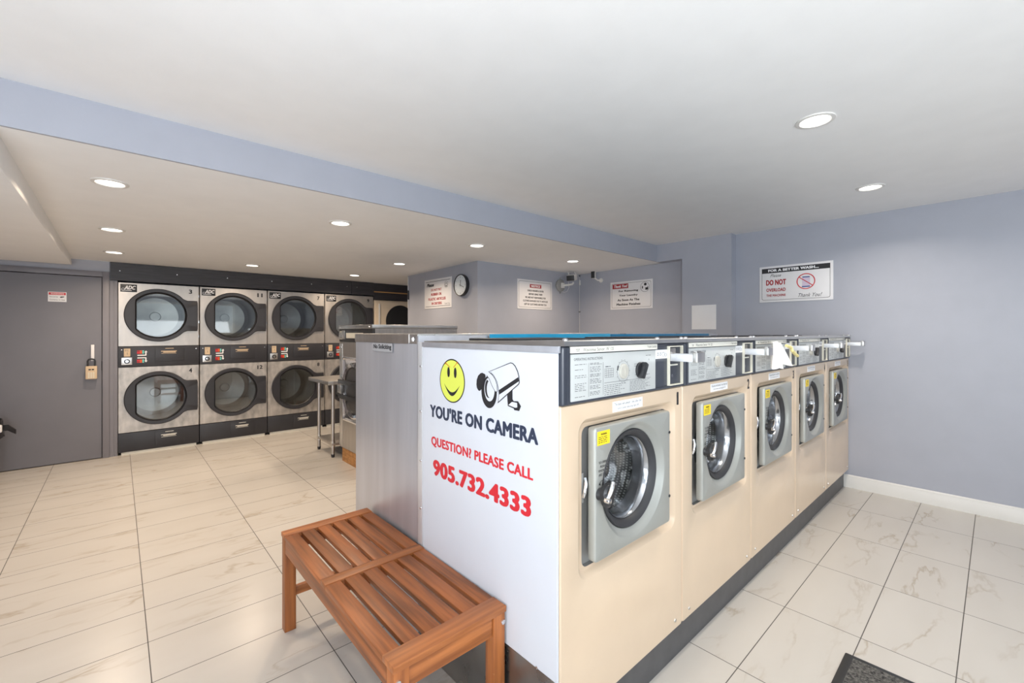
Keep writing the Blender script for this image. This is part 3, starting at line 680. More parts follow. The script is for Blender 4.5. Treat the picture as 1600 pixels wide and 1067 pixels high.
# pixel-free coordinates measured on the panel: world y (decreasing to the right) and z
def el(cy, cz_, ry, rz, a0, a1, n=20, t=0.0):
    out = []
    for i in range(n + 1):
        a = math.radians(a0 + (a1 - a0) * i / n); p, q = ry * math.cos(a), rz * math.sin(a)
        out.append((cy - (p * math.cos(t) - q * math.sin(t)), cz_ + p * math.sin(t) + q * math.cos(t)))
    return out
# lens front: dark ellipse with a white ring and dark crescent
flat(cm, el(1.2270, 1.1830, 0.044, 0.058, 0, 360, 40)[:-1], 'ink', 1)
flat(cm, el(1.2240, 1.1930, 0.029, 0.043, 0, 360, 40)[:-1], 'white', 2)
band(cm, el(1.2300, 1.1960, 0.0195, 0.034, 110, 290, 18), el(1.2230, 1.1940, 0.0155, 0.030, 110, 290, 18), 'ink', 3)
# hood (dark underside at left, white rim on top)
flat(cm, [(1.298, 1.222), (1.300, 1.205), (1.297, 1.192), (1.289, 1.184), (1.281, 1.182), (1.272, 1.187), (1.268, 1.192), (1.262, 1.212), (1.255, 1.226), (1.245, 1.238), (1.250, 1.250), (1.262, 1.2515), (1.276, 1.248), (1.290, 1.238)], 'ink', 4)
flat(cm, [(1.268, 1.2515), (1.240, 1.256), (1.226, 1.257), (1.205, 1.248), (1.188, 1.232), (1.179, 1.212), (1.177, 1.192), (1.180, 1.187), (1.188, 1.189), (1.198, 1.198), (1.210, 1.213), (1.222, 1.231), (1.236, 1.243), (1.252, 1.248)], 'white', 5)
# body outline, then white skin, then dark band
BODY = [(1.235, 1.2555), (1.110, 1.297), (1.098, 1.2955), (1.085, 1.287), (1.073, 1.270), (1.066, 1.250), (1.064, 1.232), (1.068, 1.225), (1.178, 1.148), (1.173, 1.175), (1.174, 1.200), (1.182, 1.226), (1.200, 1.246), (1.220, 1.256)]
flat(cm, BODY, 'ink', 2)
INB = [(1.228, 1.2562), (1.110, 1.294), (1.099, 1.2925), (1.087, 1.284), (1.076, 1.268), (1.069, 1.249), (1.0675, 1.233), (1.070, 1.2275), (1.174, 1.1545), (1.1705, 1.176), (1.1715, 1.200), (1.1795, 1.2255), (1.1975, 1.246), (1.214, 1.255)]
flat(cm, INB, 'white', 3)
flat(cm, [(1.171, 1.196), (1.070, 1.250), (1.067, 1.236), (1.169, 1.180)], 'ink', 4)
band(cm, [(1.226, 1.2575), (1.205, 1.2485), (1.188, 1.2325), (1.179, 1.2125), (1.177, 1.192), (1.182, 1.1865), (1.190, 1.1885), (1.200, 1.1975), (1.212, 1.2125), (1.224, 1.2305), (1.238, 1.2425)], [(1.226, 1.255), (1.2065, 1.2465), (1.190, 1.2315), (1.1812, 1.2125), (1.1795, 1.193), (1.183, 1.189), (1.189, 1.1905), (1.199, 1.1995), (1.2105, 1.2145), (1.2225, 1.2325), (1.237, 1.2445)], 'ink', 6)
# bracket
flat(cm, [(1.128, 1.185), (1.100, 1.205), (1.100, 1.172), (1.094, 1.166), (1.072, 1.168), (1.058, 1.153), (1.067, 1.136), (1.092, 1.136), (1.094, 1.141), (1.124, 1.146)], 'ink', 1)
flat(cm, [(1.121, 1.1495), (1.103, 1.1625), (1.077, 1.162), (1.076, 1.147), (1.086, 1.1445)], 'white', 2)
part('camera_print', pn, 'ink', mb=cm, smooth=0, label='black line drawing of a bullet camera')
tb = lambda s, y0, y1, z0, h, m, bold: MB().text(s, U(y0), z0, h, YD, w=y0 - y1, align='l', bold=bold)
part('headline_lettering', pn, 'navy', mb=tb("YOU'RE ON CAMERA", 1.628, 0.978, 1.037, 0.055, 'navy', 0.06), smooth=0, label="navy lettering YOU'RE ON CAMERA")
part('question_lettering', pn, 'red', mb=tb('QUESTION? PLEASE CALL', 1.618, 1.001, 0.911, 0.045, 'red', 0.048), smooth=0, label='red lettering QUESTION? PLEASE CALL')
part('phone_lettering', pn, 'red', mb=tb('905.732.4333', 1.604, 1.010, 0.792, 0.068, 'red', 0.06), smooth=0, label='red phone number')

# ---------------------------------------------------------------- rear row of stainless washers, backs to the front row
def rear(i, label):
    x0 = 1.014 + i * 0.793
    t = thing('washing_machine', label, 'washer', (x0, 2.436, 0), PI, 'stainless washing machines in the rear row')
    # local frame: front at local y=0 facing world +y; local x runs world -x, so the body spans local -0.784..0
    part('cabinet', t, 'steelside', lambda b: b.box(-0.784, 0.0, 0.0, 0.690, 0.02, 1.348, 0.003), key='r_body')
    part('top_lid', t, 'steeltop', lambda b: b.box(-0.785, 0.001, -0.004, 0.690, 1.349, 1.3935, 0.003), key='r_top', label='stainless top with folded edge')
    part('side_trim', t, 'steelside', lambda b: b.box(-0.785, 0.004, 0.6905, 0.704, 0.02, 1.385, 0.001), key='r_trim', label='upright steel corner strip')
    part('control_panel', t, 'slate', lambda b: b.box(-0.77, -0.014, -0.014, -0.001, 1.17, 1.335, 0.003), key='r_ctl', label='dark control panel')
    def rd(b):
        c = (-0.39, 0.82); return b.front(c, [(rrect(-0.66, -0.12, 0.56, 1.08, 0.02), 0.0), (rrect(-0.66, -0.12, 0.56, 1.08, 0.02), -0.025), (circ(*c, 0.2), -0.025), (circ(*c, 0.18), -0.005)])
    d = part('door', t, 'greydoor', rd, key='r_door')
    part('door_glass', d, 'black', lambda b: b.lathe((-0.39, 0.82), [(0.18, -0.006), (0.10, -0.012), (0.0, -0.014)], 40), key='r_glass')
    if i == 0:
        # the sticker sits on the end face towards world -x, which is local +x = 0
        def frame(b): return b.xf(Matrix(((0, -1, 0, 0.0), (1, 0, 0, 0), (0, 0, 1, 0), (0, 0, 0, 1))))
        # text built facing local -y, then turned to face +x of this rotated thing
        st = part('no_soliciting_sticker', t, 'sticker', mb=frame(MB().box(0.236, 0.456, -0.0055, -0.004, 1.302, 1.345)), label='clear sticker reading No Soliciting')
        part('sticker_lettering', st, 'ink', mb=frame(MB().text('No Soliciting', 0.345, 1.309, 0.031, -0.006, w=0.20, bold=0.05)), smooth=0)
        part('edge_band', t, 'steel', mb=MB().box(0.0012, 0.005, 0.0, 0.615, 1.347, 1.3925, 0.001), label='folded steel edge of the lid')
        part('rivet', t, 'paper', mb=frame(MB().lathe((0.655, 1.368), [(0.011, -0.003), (0.009, -0.0065), (0.0, -0.008)], 14)))
rear(0, 'stainless washing machine at the row end with the No Soliciting sticker')
rear(1, 'second stainless washing machine of the rear row, only its top edge showing')
rear(2, 'third stainless washing machine of the rear row, behind cream machine 3')
rear(3, 'fourth stainless washing machine of the rear row, behind cream machine 4')
struct_plinth = thing('equipment_plinth', 'low steel plinth under the stainless rear washers', 'plinth', (0, 0, 0))
part('base', struct_plinth, 'plinthsteel', mb=MB().box(1.02, 4.16, 1.76, 2.43, 0, 0.0195))
# blue plastic film along the tops
solo('plastic_film', 'bright blue strip of plastic film on the machine tops behind washer 1', 'plastic film',
     MB().box(1.415, 2.455, 1.716, 1.722, 1.3585, 1.3915, 0.001), 'bluefilm', group='blue plastic film strips on the machine tops')
solo('plastic_film', 'darker blue strip of plastic film on the machine tops behind washers 2 and 3', 'plastic film',
     MB().box(2.46, 3.95, 1.714, 1.719, 1.364, 1.3890, 0.001), 'bluefilm2', group='blue plastic film strips on the machine tops')

# white cloth hanging over the coin slide of washer 3
cl = thing('cleaning_cloth', 'white cloth hanging from the coin slide of washer 3', 'cloth', (0, 0, 0))
def cloth(b, x0, x1, z0, z1, y0, wt, th=0.003):
    nx, nz = 22, 18; F = []; B = []
    for j in range(nz + 1):
        v = j / nz; z = z1 + (z0 - z1) * v; wd = wt + (x1 - x0 - wt) * v
        for i in range(nx + 1):
            u = i / nx; gather = 0.30 + 0.70 * v ** 0.8
            x = x0 + u * wd + 0.004 * math.sin(v * 5)
            y = y0 + 0.014 * math.sin(u * 9.5 + v * 1.5) * (0.4 + 0.6 * v) - 0.010 * v
            zz = z - 0.010 * v * math.sin(u * 7 + 1) - (0.018 * (1 - v) * abs(u - 0.45))
            F.append((x, y, zz)); B.append((x, y + th, zz))
    n = (nx + 1) * (nz + 1); fs = []
    for j in range(nz):
        for i in range(nx):
            a = j * (nx + 1) + i; fs.append((a, a + nx + 1, a + nx + 2, a + 1)); fs.append((a + n, a + n + 1, a + n + nx + 2, a + n + nx + 1))
    for i in range(nx): fs.append((i, i + 1, i + 1 + n, i + n)); k = nz * (nx + 1) + i; fs.append((k, k + n, k + n + 1, k + 1))
    for j in range(nz): a = j * (nx + 1); c = a + nx + 1; fs.append((a, a + n, c + n, c)); a += nx; c += nx; fs.append((a, c, c + n, a + n))
    b.add(F + B, fs); return b
part('cloth_body', cl, 'cloth', mb=cloth(MB(), 2.655, 2.93, 1.215, 1.352, 0.812, 0.14), smooth=60)
part('cloth_fold', cl, 'cloth', mb=cloth(MB(), 2.612, 2.70, 1.212, 1.352, 0.794, 0.06), smooth=60)
part('yellow_strip', cl, 'paleyellow', mb=MB().tube([(2.85, 0.80, 1.325), (2.90, 0.79, 1.312), (2.90, 0.785, 1.295), (2.945, 0.78, 1.272), (2.985, 0.78, 1.262)], 0.009, 8), label='pale yellow strip')

# ---------------------------------------------------------------- stacked dryers
DP, DW = 0.764, 0.760
def d_face(b, z0, z1, c):
    return b.front(c, [(rrect(0.002, DW - 0.002, z0, z1), 0.70), (rrect(0.002, DW - 0.002, z0, z1, 0.004, 2), 0.006), (rrect(0.006, DW - 0.006, z0 + 0.004, z1 - 0.004, 0.004, 2), 0.0), (circ(*c, 0.285), 0.0), (circ(*c, 0.285), 0.10)])
def d_doorpoly(c, s=0.0):
    P = []; R = 0.312 - s
    for i in range(61):
        a = math.radians(40 + 280 * i / 60); P.append((c[0] + R * math.cos(a), c[1] + R * math.sin(a)))
    return [(0.742 - s, c[1] + 0.185 - s), (c[0] + R * math.cos(math.radians(40)) + 0.035, c[1] + 0.185 - s)] + P + [(c[0] + R * math.cos(math.radians(40)) + 0.035, c[1] - 0.185 + s), (0.742 - s, c[1] - 0.185 + s)]
def d_hole(c, r, ch):
    P = []
    a0 = math.acos(-ch / r)
    for i in range(61):
        a = -a0 + 2 * a0 * i / 60; P.append((c[0] + r * math.cos(a), c[1] + r * math.sin(a)))
    return P
def d_door(b, c):
    return b.front(c, [(d_doorpoly(c), -0.001), (d_doorpoly(c), -0.026), (d_doorpoly(c, 0.008), -0.034), (d_hole(c, 0.274, 0.214), -0.032), (d_hole(c, 0.268, 0.208), -0.020), (d_hole(c, 0.266, 0.206), 0.02)], n=96)
def d_gasket(b, c): return b.front(c, [(d_hole(c, 0.267, 0.207), -0.012), (d_hole(c, 0.262, 0.203), -0.016), (d_hole(c, 0.254, 0.198), -0.008), (d_hole(c, 0.254, 0.198), 0.01)], n=96)
def d_glass(b, c):
    P = d_hole(c, 0.256, 0.200); b.add([(x, -0.004, z) for x, z in P], [tuple(range(len(P)))]); return b
def d_drum(b, c): return b.lathe(c, [(0.284, 0.05), (0.282, 0.55), (0.24, 0.60), (0.06, 0.62), (0.05, 0.60), (0.0, 0.60)], 64)
def dryer(i, top, bot, label):
    t = thing('stacked_dryer', label, 'dryer', (-0.004 + i * DP, YB, 0), 0, 'stacked silver tumble dryers')
    part('plinth', t, 'charcoal', lambda b: b.box(0.002, DW - 0.002, -0.006, 0.70, 0.030, 0.245, 0.002), key='d_pl', label='charcoal bottom panel')
    part('floor_strip', t, 'strip', lambda b: b.box(0.03, DW - 0.03, 0.004, 0.03, 0.0, 0.0295), key='d_fs')
    for k, (z0, z1, cz) in enumerate(((1.238, 1.972, 1.603), (0.248, 1.002, 0.628))):
        c = (0.362, cz); s = 'ul'[k]
        part('front_panel', t, 'dryersteel' if k == 0 else 'dryersteel2', lambda b: d_face(b, z0, z1, c), key='d_f' + s, label='brushed steel front')
        d = part('door', t, 'charcoal', lambda b: d_door(b, c), key='d_d' + s, label='round charcoal door with handle plate')
        part('gasket', d, 'black', lambda b: d_gasket(b, c), key='d_g' + s)
        part('door_glass', d, 'dryerglass', lambda b: d_glass(b, c), key='d_gl' + s, smooth=0)
        part('drum', t, 'galv', lambda b: d_drum(b, c), key='d_dr' + s)
        num = (top, bot)[k]
        part('number', t, 'ink', lambda b: b.text(num, 0.672, z1 - 0.096, 0.052, -0.001, w=0.064 if len(num) > 1 else 0.034, bold=0.05), label='black number %s' % num, smooth=0)
    # badge
    bd = part('badge', t, 'black', lambda b: b.box(0.022, 0.166, -0.006, -0.0005, 1.865, 1.952, 0.002), key='d_bd', label='black maker badge')
    part('badge_lettering', bd, 'paper', lambda b: b.text('ADC', 0.056, 1.892, 0.046, -0.0068, w=0.094, align='l', bold=0.07, shear=0.2).box(0.034, 0.120, -0.0068, -0.0063, 1.878, 1.884).ring((0.045, 1.894), 0.011, 0.014, -0.0068, -0.0063, 20), key='d_bl', smooth=0)
    # control strip
    cs = part('control_strip', t, 'charcoal', lambda b: b.box(0.002, DW - 0.002, -0.006, 0.10, 1.0035, 1.2365, 0.002), key='d_cs', label='charcoal control strip')
    part('coin_card', cs, 'tan', lambda b: b.box(0.052, 0.108, -0.009, -0.006, 1.122, 1.214, 0.002), key='d_cc', label='tan coin card')
    part('card_lettering', cs, 'greyink', lambda b: b.text('1', 0.082, 1.145, 0.026, -0.0096).lines(0.060, 0.100, 1.180, 1.205, 3, 0.003, -0.0096, seed=5), key='d_ccl', smooth=0)
    part('coin_slot', cs, 'steeltop', lambda b: b.box(0.030, 0.124, -0.012, -0.006, 1.028, 1.112, 0.003), key='d_sl', label='steel coin plate')
    part('coin_ring', cs, 'black', lambda b: b.ring((0.079, 1.068), 0.017, 0.026, -0.020, -0.011, 28), key='d_cr')
    part('coin_button', cs, 'chrome', lambda b: b.lathe((0.079, 1.068), [(0.0165, -0.012), (0.015, -0.018), (0.0, -0.019)], 20), key='d_cb')
    def arrows(b):
        y = -0.0066
        for s, zc in ((1, 1.158), (-1, 1.080)):
            for q, (dz, m) in enumerate(((0.024, 'orange'), (0.004, 'red'))):
                z = zc + s * dz
                b.box(0.166, 0.188, y, y + 0.0005, z - 0.009, z + 0.009, m='red' if q else 'darkred'); b.box(0.190, 0.212, y, y + 0.0005, z - 0.009, z + 0.009, m='orange'); b.box(0.214, 0.230, y, y + 0.0005, z - 0.009, z + 0.009, m='tealprint')
            z = zc - s * 0.024; b.box(0.170, 0.250, y, y + 0.0005, z - 0.006, z + 0.006, m='paper'); b.box(0.240, 0.252, y, y + 0.0005, min(z, z + s * 0.034), max(z, z + s * 0.034), m='paper')
            zt = z + s * 0.034; b.add([(0.232, y, zt), (0.262, y, zt), (0.247, y, zt + s * 0.02)], [(0, 1, 2) if s > 0 else (0, 2, 1)], 'paper')
        return b
    part('setting_arrows', cs, 'red', arrows, key='d_ar', smooth=0, label='coloured heat setting arrows')
    def lab(b, zt, y):
        b.box(0.425, 0.505, y - 0.0006, y, zt - 0.006, zt); b.box(0.385, 0.535, y - 0.0006, y, zt - 0.040, zt - 0.032); b.box(0.405, 0.525, y - 0.0006, y, zt - 0.052, zt - 0.043); b.box(0.388, 0.530, y - 0.0006, y, zt - 0.064, zt - 0.060); return b
    part('lint_door', cs, 'charcoal', lambda b: b.box(0.33, 0.61, -0.0105, -0.006, 1.055, 1.215, 0.003), key='d_ld')
    part('lint_label', cs, 'tan', lambda b: lab(b, 1.212, -0.0106), key='d_ll', smooth=0)
    part('plinth_door', t, 'charcoal', lambda b: b.box(0.33, 0.61, -0.0105, -0.006, 0.060, 0.222, 0.003), key='d_pd')
    part('plinth_label', t, 'strip', lambda b: lab(b, 0.216, -0.0106), key='d_pll', smooth=0)
    for x in (0.034, 0.728): part('screw', cs, 'chrome', lambda b: b.lathe((x, 1.20), [(0.008, -0.006), (0.006, -0.010), (0.0, -0.011)], 12), key='d_sc%g' % x)
    for z in (1.35, 1.53, 1.85, 0.35, 0.52, 0.9): part('hinge_clip', t, 'chrome', lambda b: b.box(DW - 0.008, DW - 0.002, -0.004, 0.0, z - 0.014, z + 0.014), key='d_cp%g' % z)
dryer(0, '3', '4', 'stacked silver dryer with doors numbered 3 and 4, beside the grey door')
dryer(1, '11', '12', 'stacked silver dryer with doors numbered 11 and 12, second from the grey door')
dryer(2, '7', '8', 'stacked silver dryer with doors numbered 7 and 8, behind the steel table')
dryer(3, '9', '10', 'stacked silver dryer whose upper door is numbered 9, partly behind the tall stainless washer')
# beige dryer in the alcove
bd = thing('tumble_dryer', 'beige tumble dryer with white handle, half hidden behind the wall block', 'dryer', (3.060, YB, 0))
cB = (0.46, 1.585)
part('front_panel', bd, 'beigedryer', mb=MB().front(cB, [(rrect(0, 0.735, 0.02, 1.918), 0.70), (rrect(0, 0.735, 0.02, 1.918, 0.004, 2), 0.005), (rrect(0.004, 0.731, 0.024, 1.914, 0.004, 2), 0.0), (circ(*cB, 0.27), 0.0), (circ(*cB, 0.27), 0.02)]))
dd = part('door', bd, 'beigedryer', mb=MB().front(cB, [(rrect(0.02, 0.72, 1.24, 1.90, 0.01, 2), 0.0), (rrect(0.02, 0.72, 1.24, 1.90, 0.01, 2), -0.014), (rrect(0.024, 0.716, 1.244, 1.896, 0.01, 2), -0.018), (circ(*cB, 0.268), -0.018), (circ(*cB, 0.262), 0.004)]))
part('door_glass', dd, 'black', mb=MB().lathe(cB, [(0.263, -0.004), (0.18, -0.010), (0.0, -0.014)], 56), label='dark round glass')
part('door_handle', dd, 'trim', mb=MB().box(0.055, 0.080, -0.048, -0.036, 1.42, 1.86, 0.004).box(0.06, 0.075, -0.036, -0.018, 1.46, 1.48).box(0.06, 0.075, -0.036, -0.018, 1.80, 1.82), label='long white bar handle')

# ---------------------------------------------------------------- tall stainless washer on a wooden plinth (faces -x)
fw = thing('washing_machine', 'tall stainless washing machine on a wooden plinth beside the steel table', 'washer', (1.82, 4.80, 0), FACE_X)
FW = 0.838
part('wooden_plinth', fw, 'plywood', mb=MB().box(0.035, FW - 0.01, 0.012, 0.95, 0, 0.150, 0.003), label='raw wooden plinth')
cF = (0.43, 0.80)
part('cabinet', fw, 'steel', mb=MB().front(cF, [(rrect(0, FW, 0.152, 1.30), 0.972), (rrect(0, FW, 0.152, 1.30, 0.004, 2), 0.004), (rrect(0.004, FW - 0.004, 0.156, 1.296, 0.004, 2), 0.0), (circ(*cF, 0.25), 0.0), (circ(*cF, 0.25), 0.12)]).box(0.001, FW - 0.001, 0.02, 0.972, 1.30, 1.436))
part('control_panel', fw, 'black', mb=MB().box(0.0, FW, -0.006, 0.02, 1.300, 1.436, 0.003), label='black control panel')
part('control_plate', fw, 'almond', mb=MB().box(0.20, 0.62, -0.010, -0.006, 1.34, 1.395).box(0.02, 0.09, -0.012, -0.006, 1.325, 1.415, 0.002))
part('coin_box', fw, 'steeltop', mb=MB().box(0.025, 0.085, -0.022, -0.012, 1.335, 1.40, 0.003).box(0.105, 0.17, -0.020, -0.006, 1.33, 1.42, 0.003))
part('top_lid', fw, 'steeltop', mb=MB().box(-0.004, FW + 0.004, -0.012, 0.976, 1.4365, 1.476, 0.003), label='stainless top')
part('screw', fw, 'chrome', mb=MB().lathe((0.03, 1.455), [(0.008, -0.012), (0.006, -0.016), (0, -0.017)], 12).lathe((0.78, 1.455), [(0.008, -0.012), (0.006, -0.016), (0, -0.017)], 12).lathe((0.05, 1.24), [(0.016, 0.0), (0.012, -0.008), (0, -0.009)], 16))
part('door_frame', fw, 'chrome', mb=MB().front(cF, [(rrect(0.12, 0.74, 0.46, 1.14, 0.02), 0.0), (rrect(0.12, 0.74, 0.46, 1.14, 0.02), -0.018), (rrect(0.135, 0.725, 0.475, 1.125, 0.02), -0.020), (rrect(0.15, 0.71, 0.49, 1.11, 0.02), -0.006), (circ(*cF, 0.252), -0.006)]))
fd = part('door', fw, 'chrome', mb=MB().lathe(cF, [(0.29, -0.008), (0.288, -0.034), (0.272, -0.042), (0.245, -0.034), (0.24, -0.012)], 64), label='chrome porthole ring')
part('door_glass', fd, 'rubber', mb=MB().lathe(cF, [(0.241, -0.014), (0.20, -0.03), (0.12, -0.036), (0, -0.038)], 56))
part('door_strap', fd, 'black', mb=MB().box(0.10, 0.75, -0.062, -0.044, 0.855, 0.900, 0.003).box(0.10, 0.75, -0.062, -0.044, 0.700, 0.745, 0.003), label='two black straps across the door')
part('latch', fw, 'steeltop', mb=MB().box(0.125, 0.20, -0.075, -0.022, 0.76, 0.845, 0.004))
part('latch_button', fw, 'chrome', mb=MB().cyl((0.06, -0.03, 0.80), (0.06, -0.005, 0.80), 0.02))
part('corner_strip', fw, 'steeltop', mb=MB().box(0.0, 0.075, -0.004, 0.0, 0.17, 1.28, 0.001))

# ---------------------------------------------------------------- steel work table
tb_ = thing('work_table', 'small stainless work table standing in front of the dryers', 'table', (1.70, 5.48, 0), FACE_X)
# local x = 5.48 - world y (0..0.66), local y = world x - 1.70 (0..0.6)
part('table_top', tb_, 'steel', mb=MB().box(0, 0.66, 0, 0.60, 0.826, 0.866, 0.003))
sh = part('shelf', tb_, 'steel', mb=MB().box(0.06, 0.56, 0.08, 0.54, 0.135, 0.160, 0.003))
part('corner_clamp', sh, 'steeltop', mb=MB().cyl((0.075, 0.10, 0.11), (0.075, 0.10, 0.18), 0.024).cyl((0.525, 0.10, 0.11), (0.525, 0.10, 0.18), 0.024))
for x, y in ((0.075, 0.10), (0.525, 0.10), (0.075, 0.52), (0.525, 0.52)):
    lg = part('leg', tb_, 'steel', mb=MB().cyl((x, y, 0.03), (x, y, 0.83), 0.0195))
    part('leg_foot', lg, 'charcoal', mb=MB().cyl((x, y, 0.0), (x, y, 0.035), 0.016, 0.021))

# ---------------------------------------------------------------- wooden bench
bn = thing('bench', 'slatted brown wooden bench beside the white camera notice', 'bench', (0.576, 1.125, 0))
BW, BL, BT = 0.424, 1.128, 0.458
part('end_board', bn, 'wood_x', mb=MB().box(0, BW, 0, 0.070, BT - 0.020, BT, 0.002), label='cross board at the near end')
part('end_board', bn, 'wood_x', mb=MB().box(0, BW, BL - 0.062, BL, BT - 0.020, BT, 0.002))
part('centre_board', bn, 'wood_x', mb=MB().box(0, BW, 0.540, 0.592, BT - 0.020, BT, 0.002))
for y0, y1 in ((0.0705, 0.5395), (0.5925, BL - 0.0625)):
    for k in range(6):
        w = 0.057; x = k * (BW - w) / 5
        part('slat', bn, 'wood_y', mb=MB().box(x, x + w, y0, y1, BT - 0.021, BT - 0.003, 0.002))
part('side_rail', bn, 'wood_y', mb=MB().box(0.004, 0.024, 0.052, BL - 0.052, BT - 0.088, BT - 0.0215, 0.002))
part('side_rail', bn, 'wood_y', mb=MB().box(BW - 0.024, BW - 0.004, 0.052, BL - 0.052, BT - 0.088, BT - 0.0215, 0.002))
part('end_rail', bn, 'wood_x', mb=MB().box(0.055, BW - 0.055, 0.010, 0.030, BT - 0.088, BT - 0.0205, 0.002))
part('end_rail', bn, 'wood_x', mb=MB().box(0.055, BW - 0.055, BL - 0.030, BL - 0.010, BT - 0.088, BT - 0.0205, 0.002))
part('support_rail', bn, 'wood_x', mb=MB().box(0.0245, BW - 0.0245, 0.545, 0.585, BT - 0.060, BT - 0.0215, 0.002))
for x in (0.003, BW - 0.053):
    for y in (0.004, BL - 0.050):
        lg = part('leg', bn, 'wood_z', mb=MB().box(x, x + 0.050, y, y + 0.046, 0.0, BT - 0.0205, 0.003))
        if y < 0.1: part('leg_bolt', lg, 'chrome', mb=MB().lathe((x + (0.014 if x < 0.1 else 0.040), BT - 0.052), [(0.0085, y), (0.0075, y - 0.004), (0.0, y - 0.005)], 14), label='bright bolt head')
for y in (0.012, BL - 0.034):
    part('stretcher', bn, 'wood_x', mb=MB().box(0.053, BW - 0.053, y, y + 0.022, 0.150, 0.190, 0.002))

# ---------------------------------------------------------------- wall signs
def sign(name, loc, rotz, w, h, label, frame=True, fm='ink', fx=0.022):
    t = thing(name, label, 'sign', loc, rotz, 'laminated notices on the walls')
    part('board', t, 'signwhite', mb=MB().box(0, w, -0.006, 0.0, 0, h, 0.001))
    if frame:
        b = MB(); i = fx; s = 0.003; y = -0.0066
        b.front((w / 2, h / 2), [(rrect(i, w - i, i, h - i, 0.018, 4), y), (rrect(i + s, w - i - s, i + s, h - i - s, 0.016, 4), y)], n=24)
        part('border', t, fm, mb=b, smooth=0)
    return t
# FOR A BETTER WASH
s = sign('wash_sign', (XW, 1.627, 1.705), FACE_X, 0.620, 0.363, 'white sign on right wall reading FOR A BETTER WASH, do not overload')
y = -0.0069
part('header_band', s, 'ink', mb=MB().prism(rrect(0.022, 0.598, 0.294, 0.342, 0.0), y, -0.006), smooth=0, label='black header band')
part('header_lettering', s, 'paper', mb=MB().text('FOR A BETTER WASH...', 0.295, 0.306, 0.026, y - 0.0005, w=0.43, bold=0.075), smooth=0)
part('script_lettering', s, 'ink', mb=MB().text('Please', 0.145, 0.252, 0.030, y, w=0.092, shear=0.35).text('Thank You!', 0.43, 0.038, 0.036, y, w=0.19, shear=0.35), smooth=0)
part('warning_lettering', s, 'darkred', mb=MB().text('DO NOT', 0.150, 0.170, 0.056, y, w=0.178, bold=0.060).text('OVERLOAD', 0.150, 0.106, 0.034, y, w=0.172, bold=0.044).text('THE MACHINE', 0.150, 0.056, 0.024, y, w=0.172, bold=0.037), smooth=0)
b = MB(); c = (0.405, 0.188)
b.box(c[0] - 0.030, c[0] + 0.034, y - 0.0001, y + 0.0004, c[1] - 0.046, c[1] + 0.040, m='pinkprint'); b.box(c[0] - 0.028, c[0] + 0.032, y - 0.0006, y, c[1] + 0.036, c[1] + 0.046, m='blueprint'); b.box(c[0] - 0.032, c[0] + 0.034, y - 0.0006, y, c[1] - 0.056, c[1] - 0.046, m='blueprint')
b.ring(c, 0.068, 0.076, y - 0.0008, y, 48, m='red')
a = -0.66; dx, dz = math.cos(a), math.sin(a); px, pz = -dz * 0.0035, dx * 0.0035
b.add([(c[0] - dx * 0.07 - px, y - 0.001, c[1] - dz * 0.07 - pz), (c[0] + dx * 0.07 - px, y - 0.001, c[1] + dz * 0.07 - pz), (c[0] + dx * 0.07 + px, y - 0.001, c[1] + dz * 0.07 + pz), (c[0] - dx * 0.07 + px, y - 0.001, c[1] - dz * 0.07 + pz)], [(0, 1, 2, 3)], 'red')
part('overload_symbol', s, 'red', mb=b, smooth=0, label='red ring and bar over an overloaded washer')
# Thank You / For Removing Your Laundry
s = sign('thank_you_sign', (4.965, 3.466, 1.703), FACE_X, 0.622, 0.366, 'white sign in the niche reading Thank You For Removing Your Laundry')
part('header_band', s, 'darkred', mb=MB().prism(rrect(0.035, 0.275, 0.275, 0.335, 0.0), y, -0.006), smooth=0, label='red header band')
part('header_lettering', s, 'paper', mb=MB().text('Thank You!', 0.155, 0.288, 0.036, y - 0.0005, w=0.205, shear=0.2, bold=0.052), smooth=0)
b = MB()
for k, (t_, x, w) in enumerate((('For Removing', 0.275, 0.29), ('Your Laundry', 0.275, 0.275), ('As Soon As The', 0.275, 0.325), ('Machine Finishes', 0.275, 0.355))): b.text(t_, x, 0.222 - k * 0.057, 0.030, y, w=w, bold=0.049)
part('lettering', s, 'ink', mb=b, smooth=0)
b = MB(); c = (0.515, 0.272); b.ring(c, 0.060, 0.063, y, -0.006, 40); disc(b, c[0] + 0.006, c[1] + 0.033, 0.019, 0.017, y, 20); disc(b, c[0] - 0.034, c[1] - 0.004, 0.008, 0.018, y, 16)
b.box(c[0] + 0.006, c[0] + 0.042, y, y + 0.0005, c[1] - 0.038, c[1] - 0.008); b.box(c[0] + 0.036, c[0] + 0.046, y, y + 0.0005, c[1] - 0.03, c[1] + 0.005)
part('laundry_symbol', s, 'ink', mb=b, smooth=0)
# NOTICE
s = sign('notice_sign', (3.737, 4.0, 1.700), 0, 0.638, 0.376, 'white sign headed NOTICE on the wall block left of the security camera')
part('header_band', s, 'darkred', mb=MB().prism(rrect(0.218, 0.428, 0.276, 0.322, 0.0), y, -0.006), smooth=0, label='red header band')
part('header_lettering', s, 'paper', mb=MB().text('NOTICE', 0.323, 0.284, 0.029, y - 0.0005, w=0.165, bold=0.067), smooth=0)
b = MB()
for k, (t_, w) in enumerate((('CHECK WASHER & DRYER', 0.30), ('BEFORE USING THEM', 0.25), ('WE ARE NOT RESPONSIBLE FOR', 0.38), ('CLOTHES DAMAGED DUE TO ARTICLES', 0.455), ('LEFT BY CUSTOMERS BEFORE YOU', 0.41))): b.text(t_, 0.323, 0.226 - k * 0.044, 0.024, y, w=w, bold=0.040)
part('lettering', s, 'ink', mb=b, smooth=0)
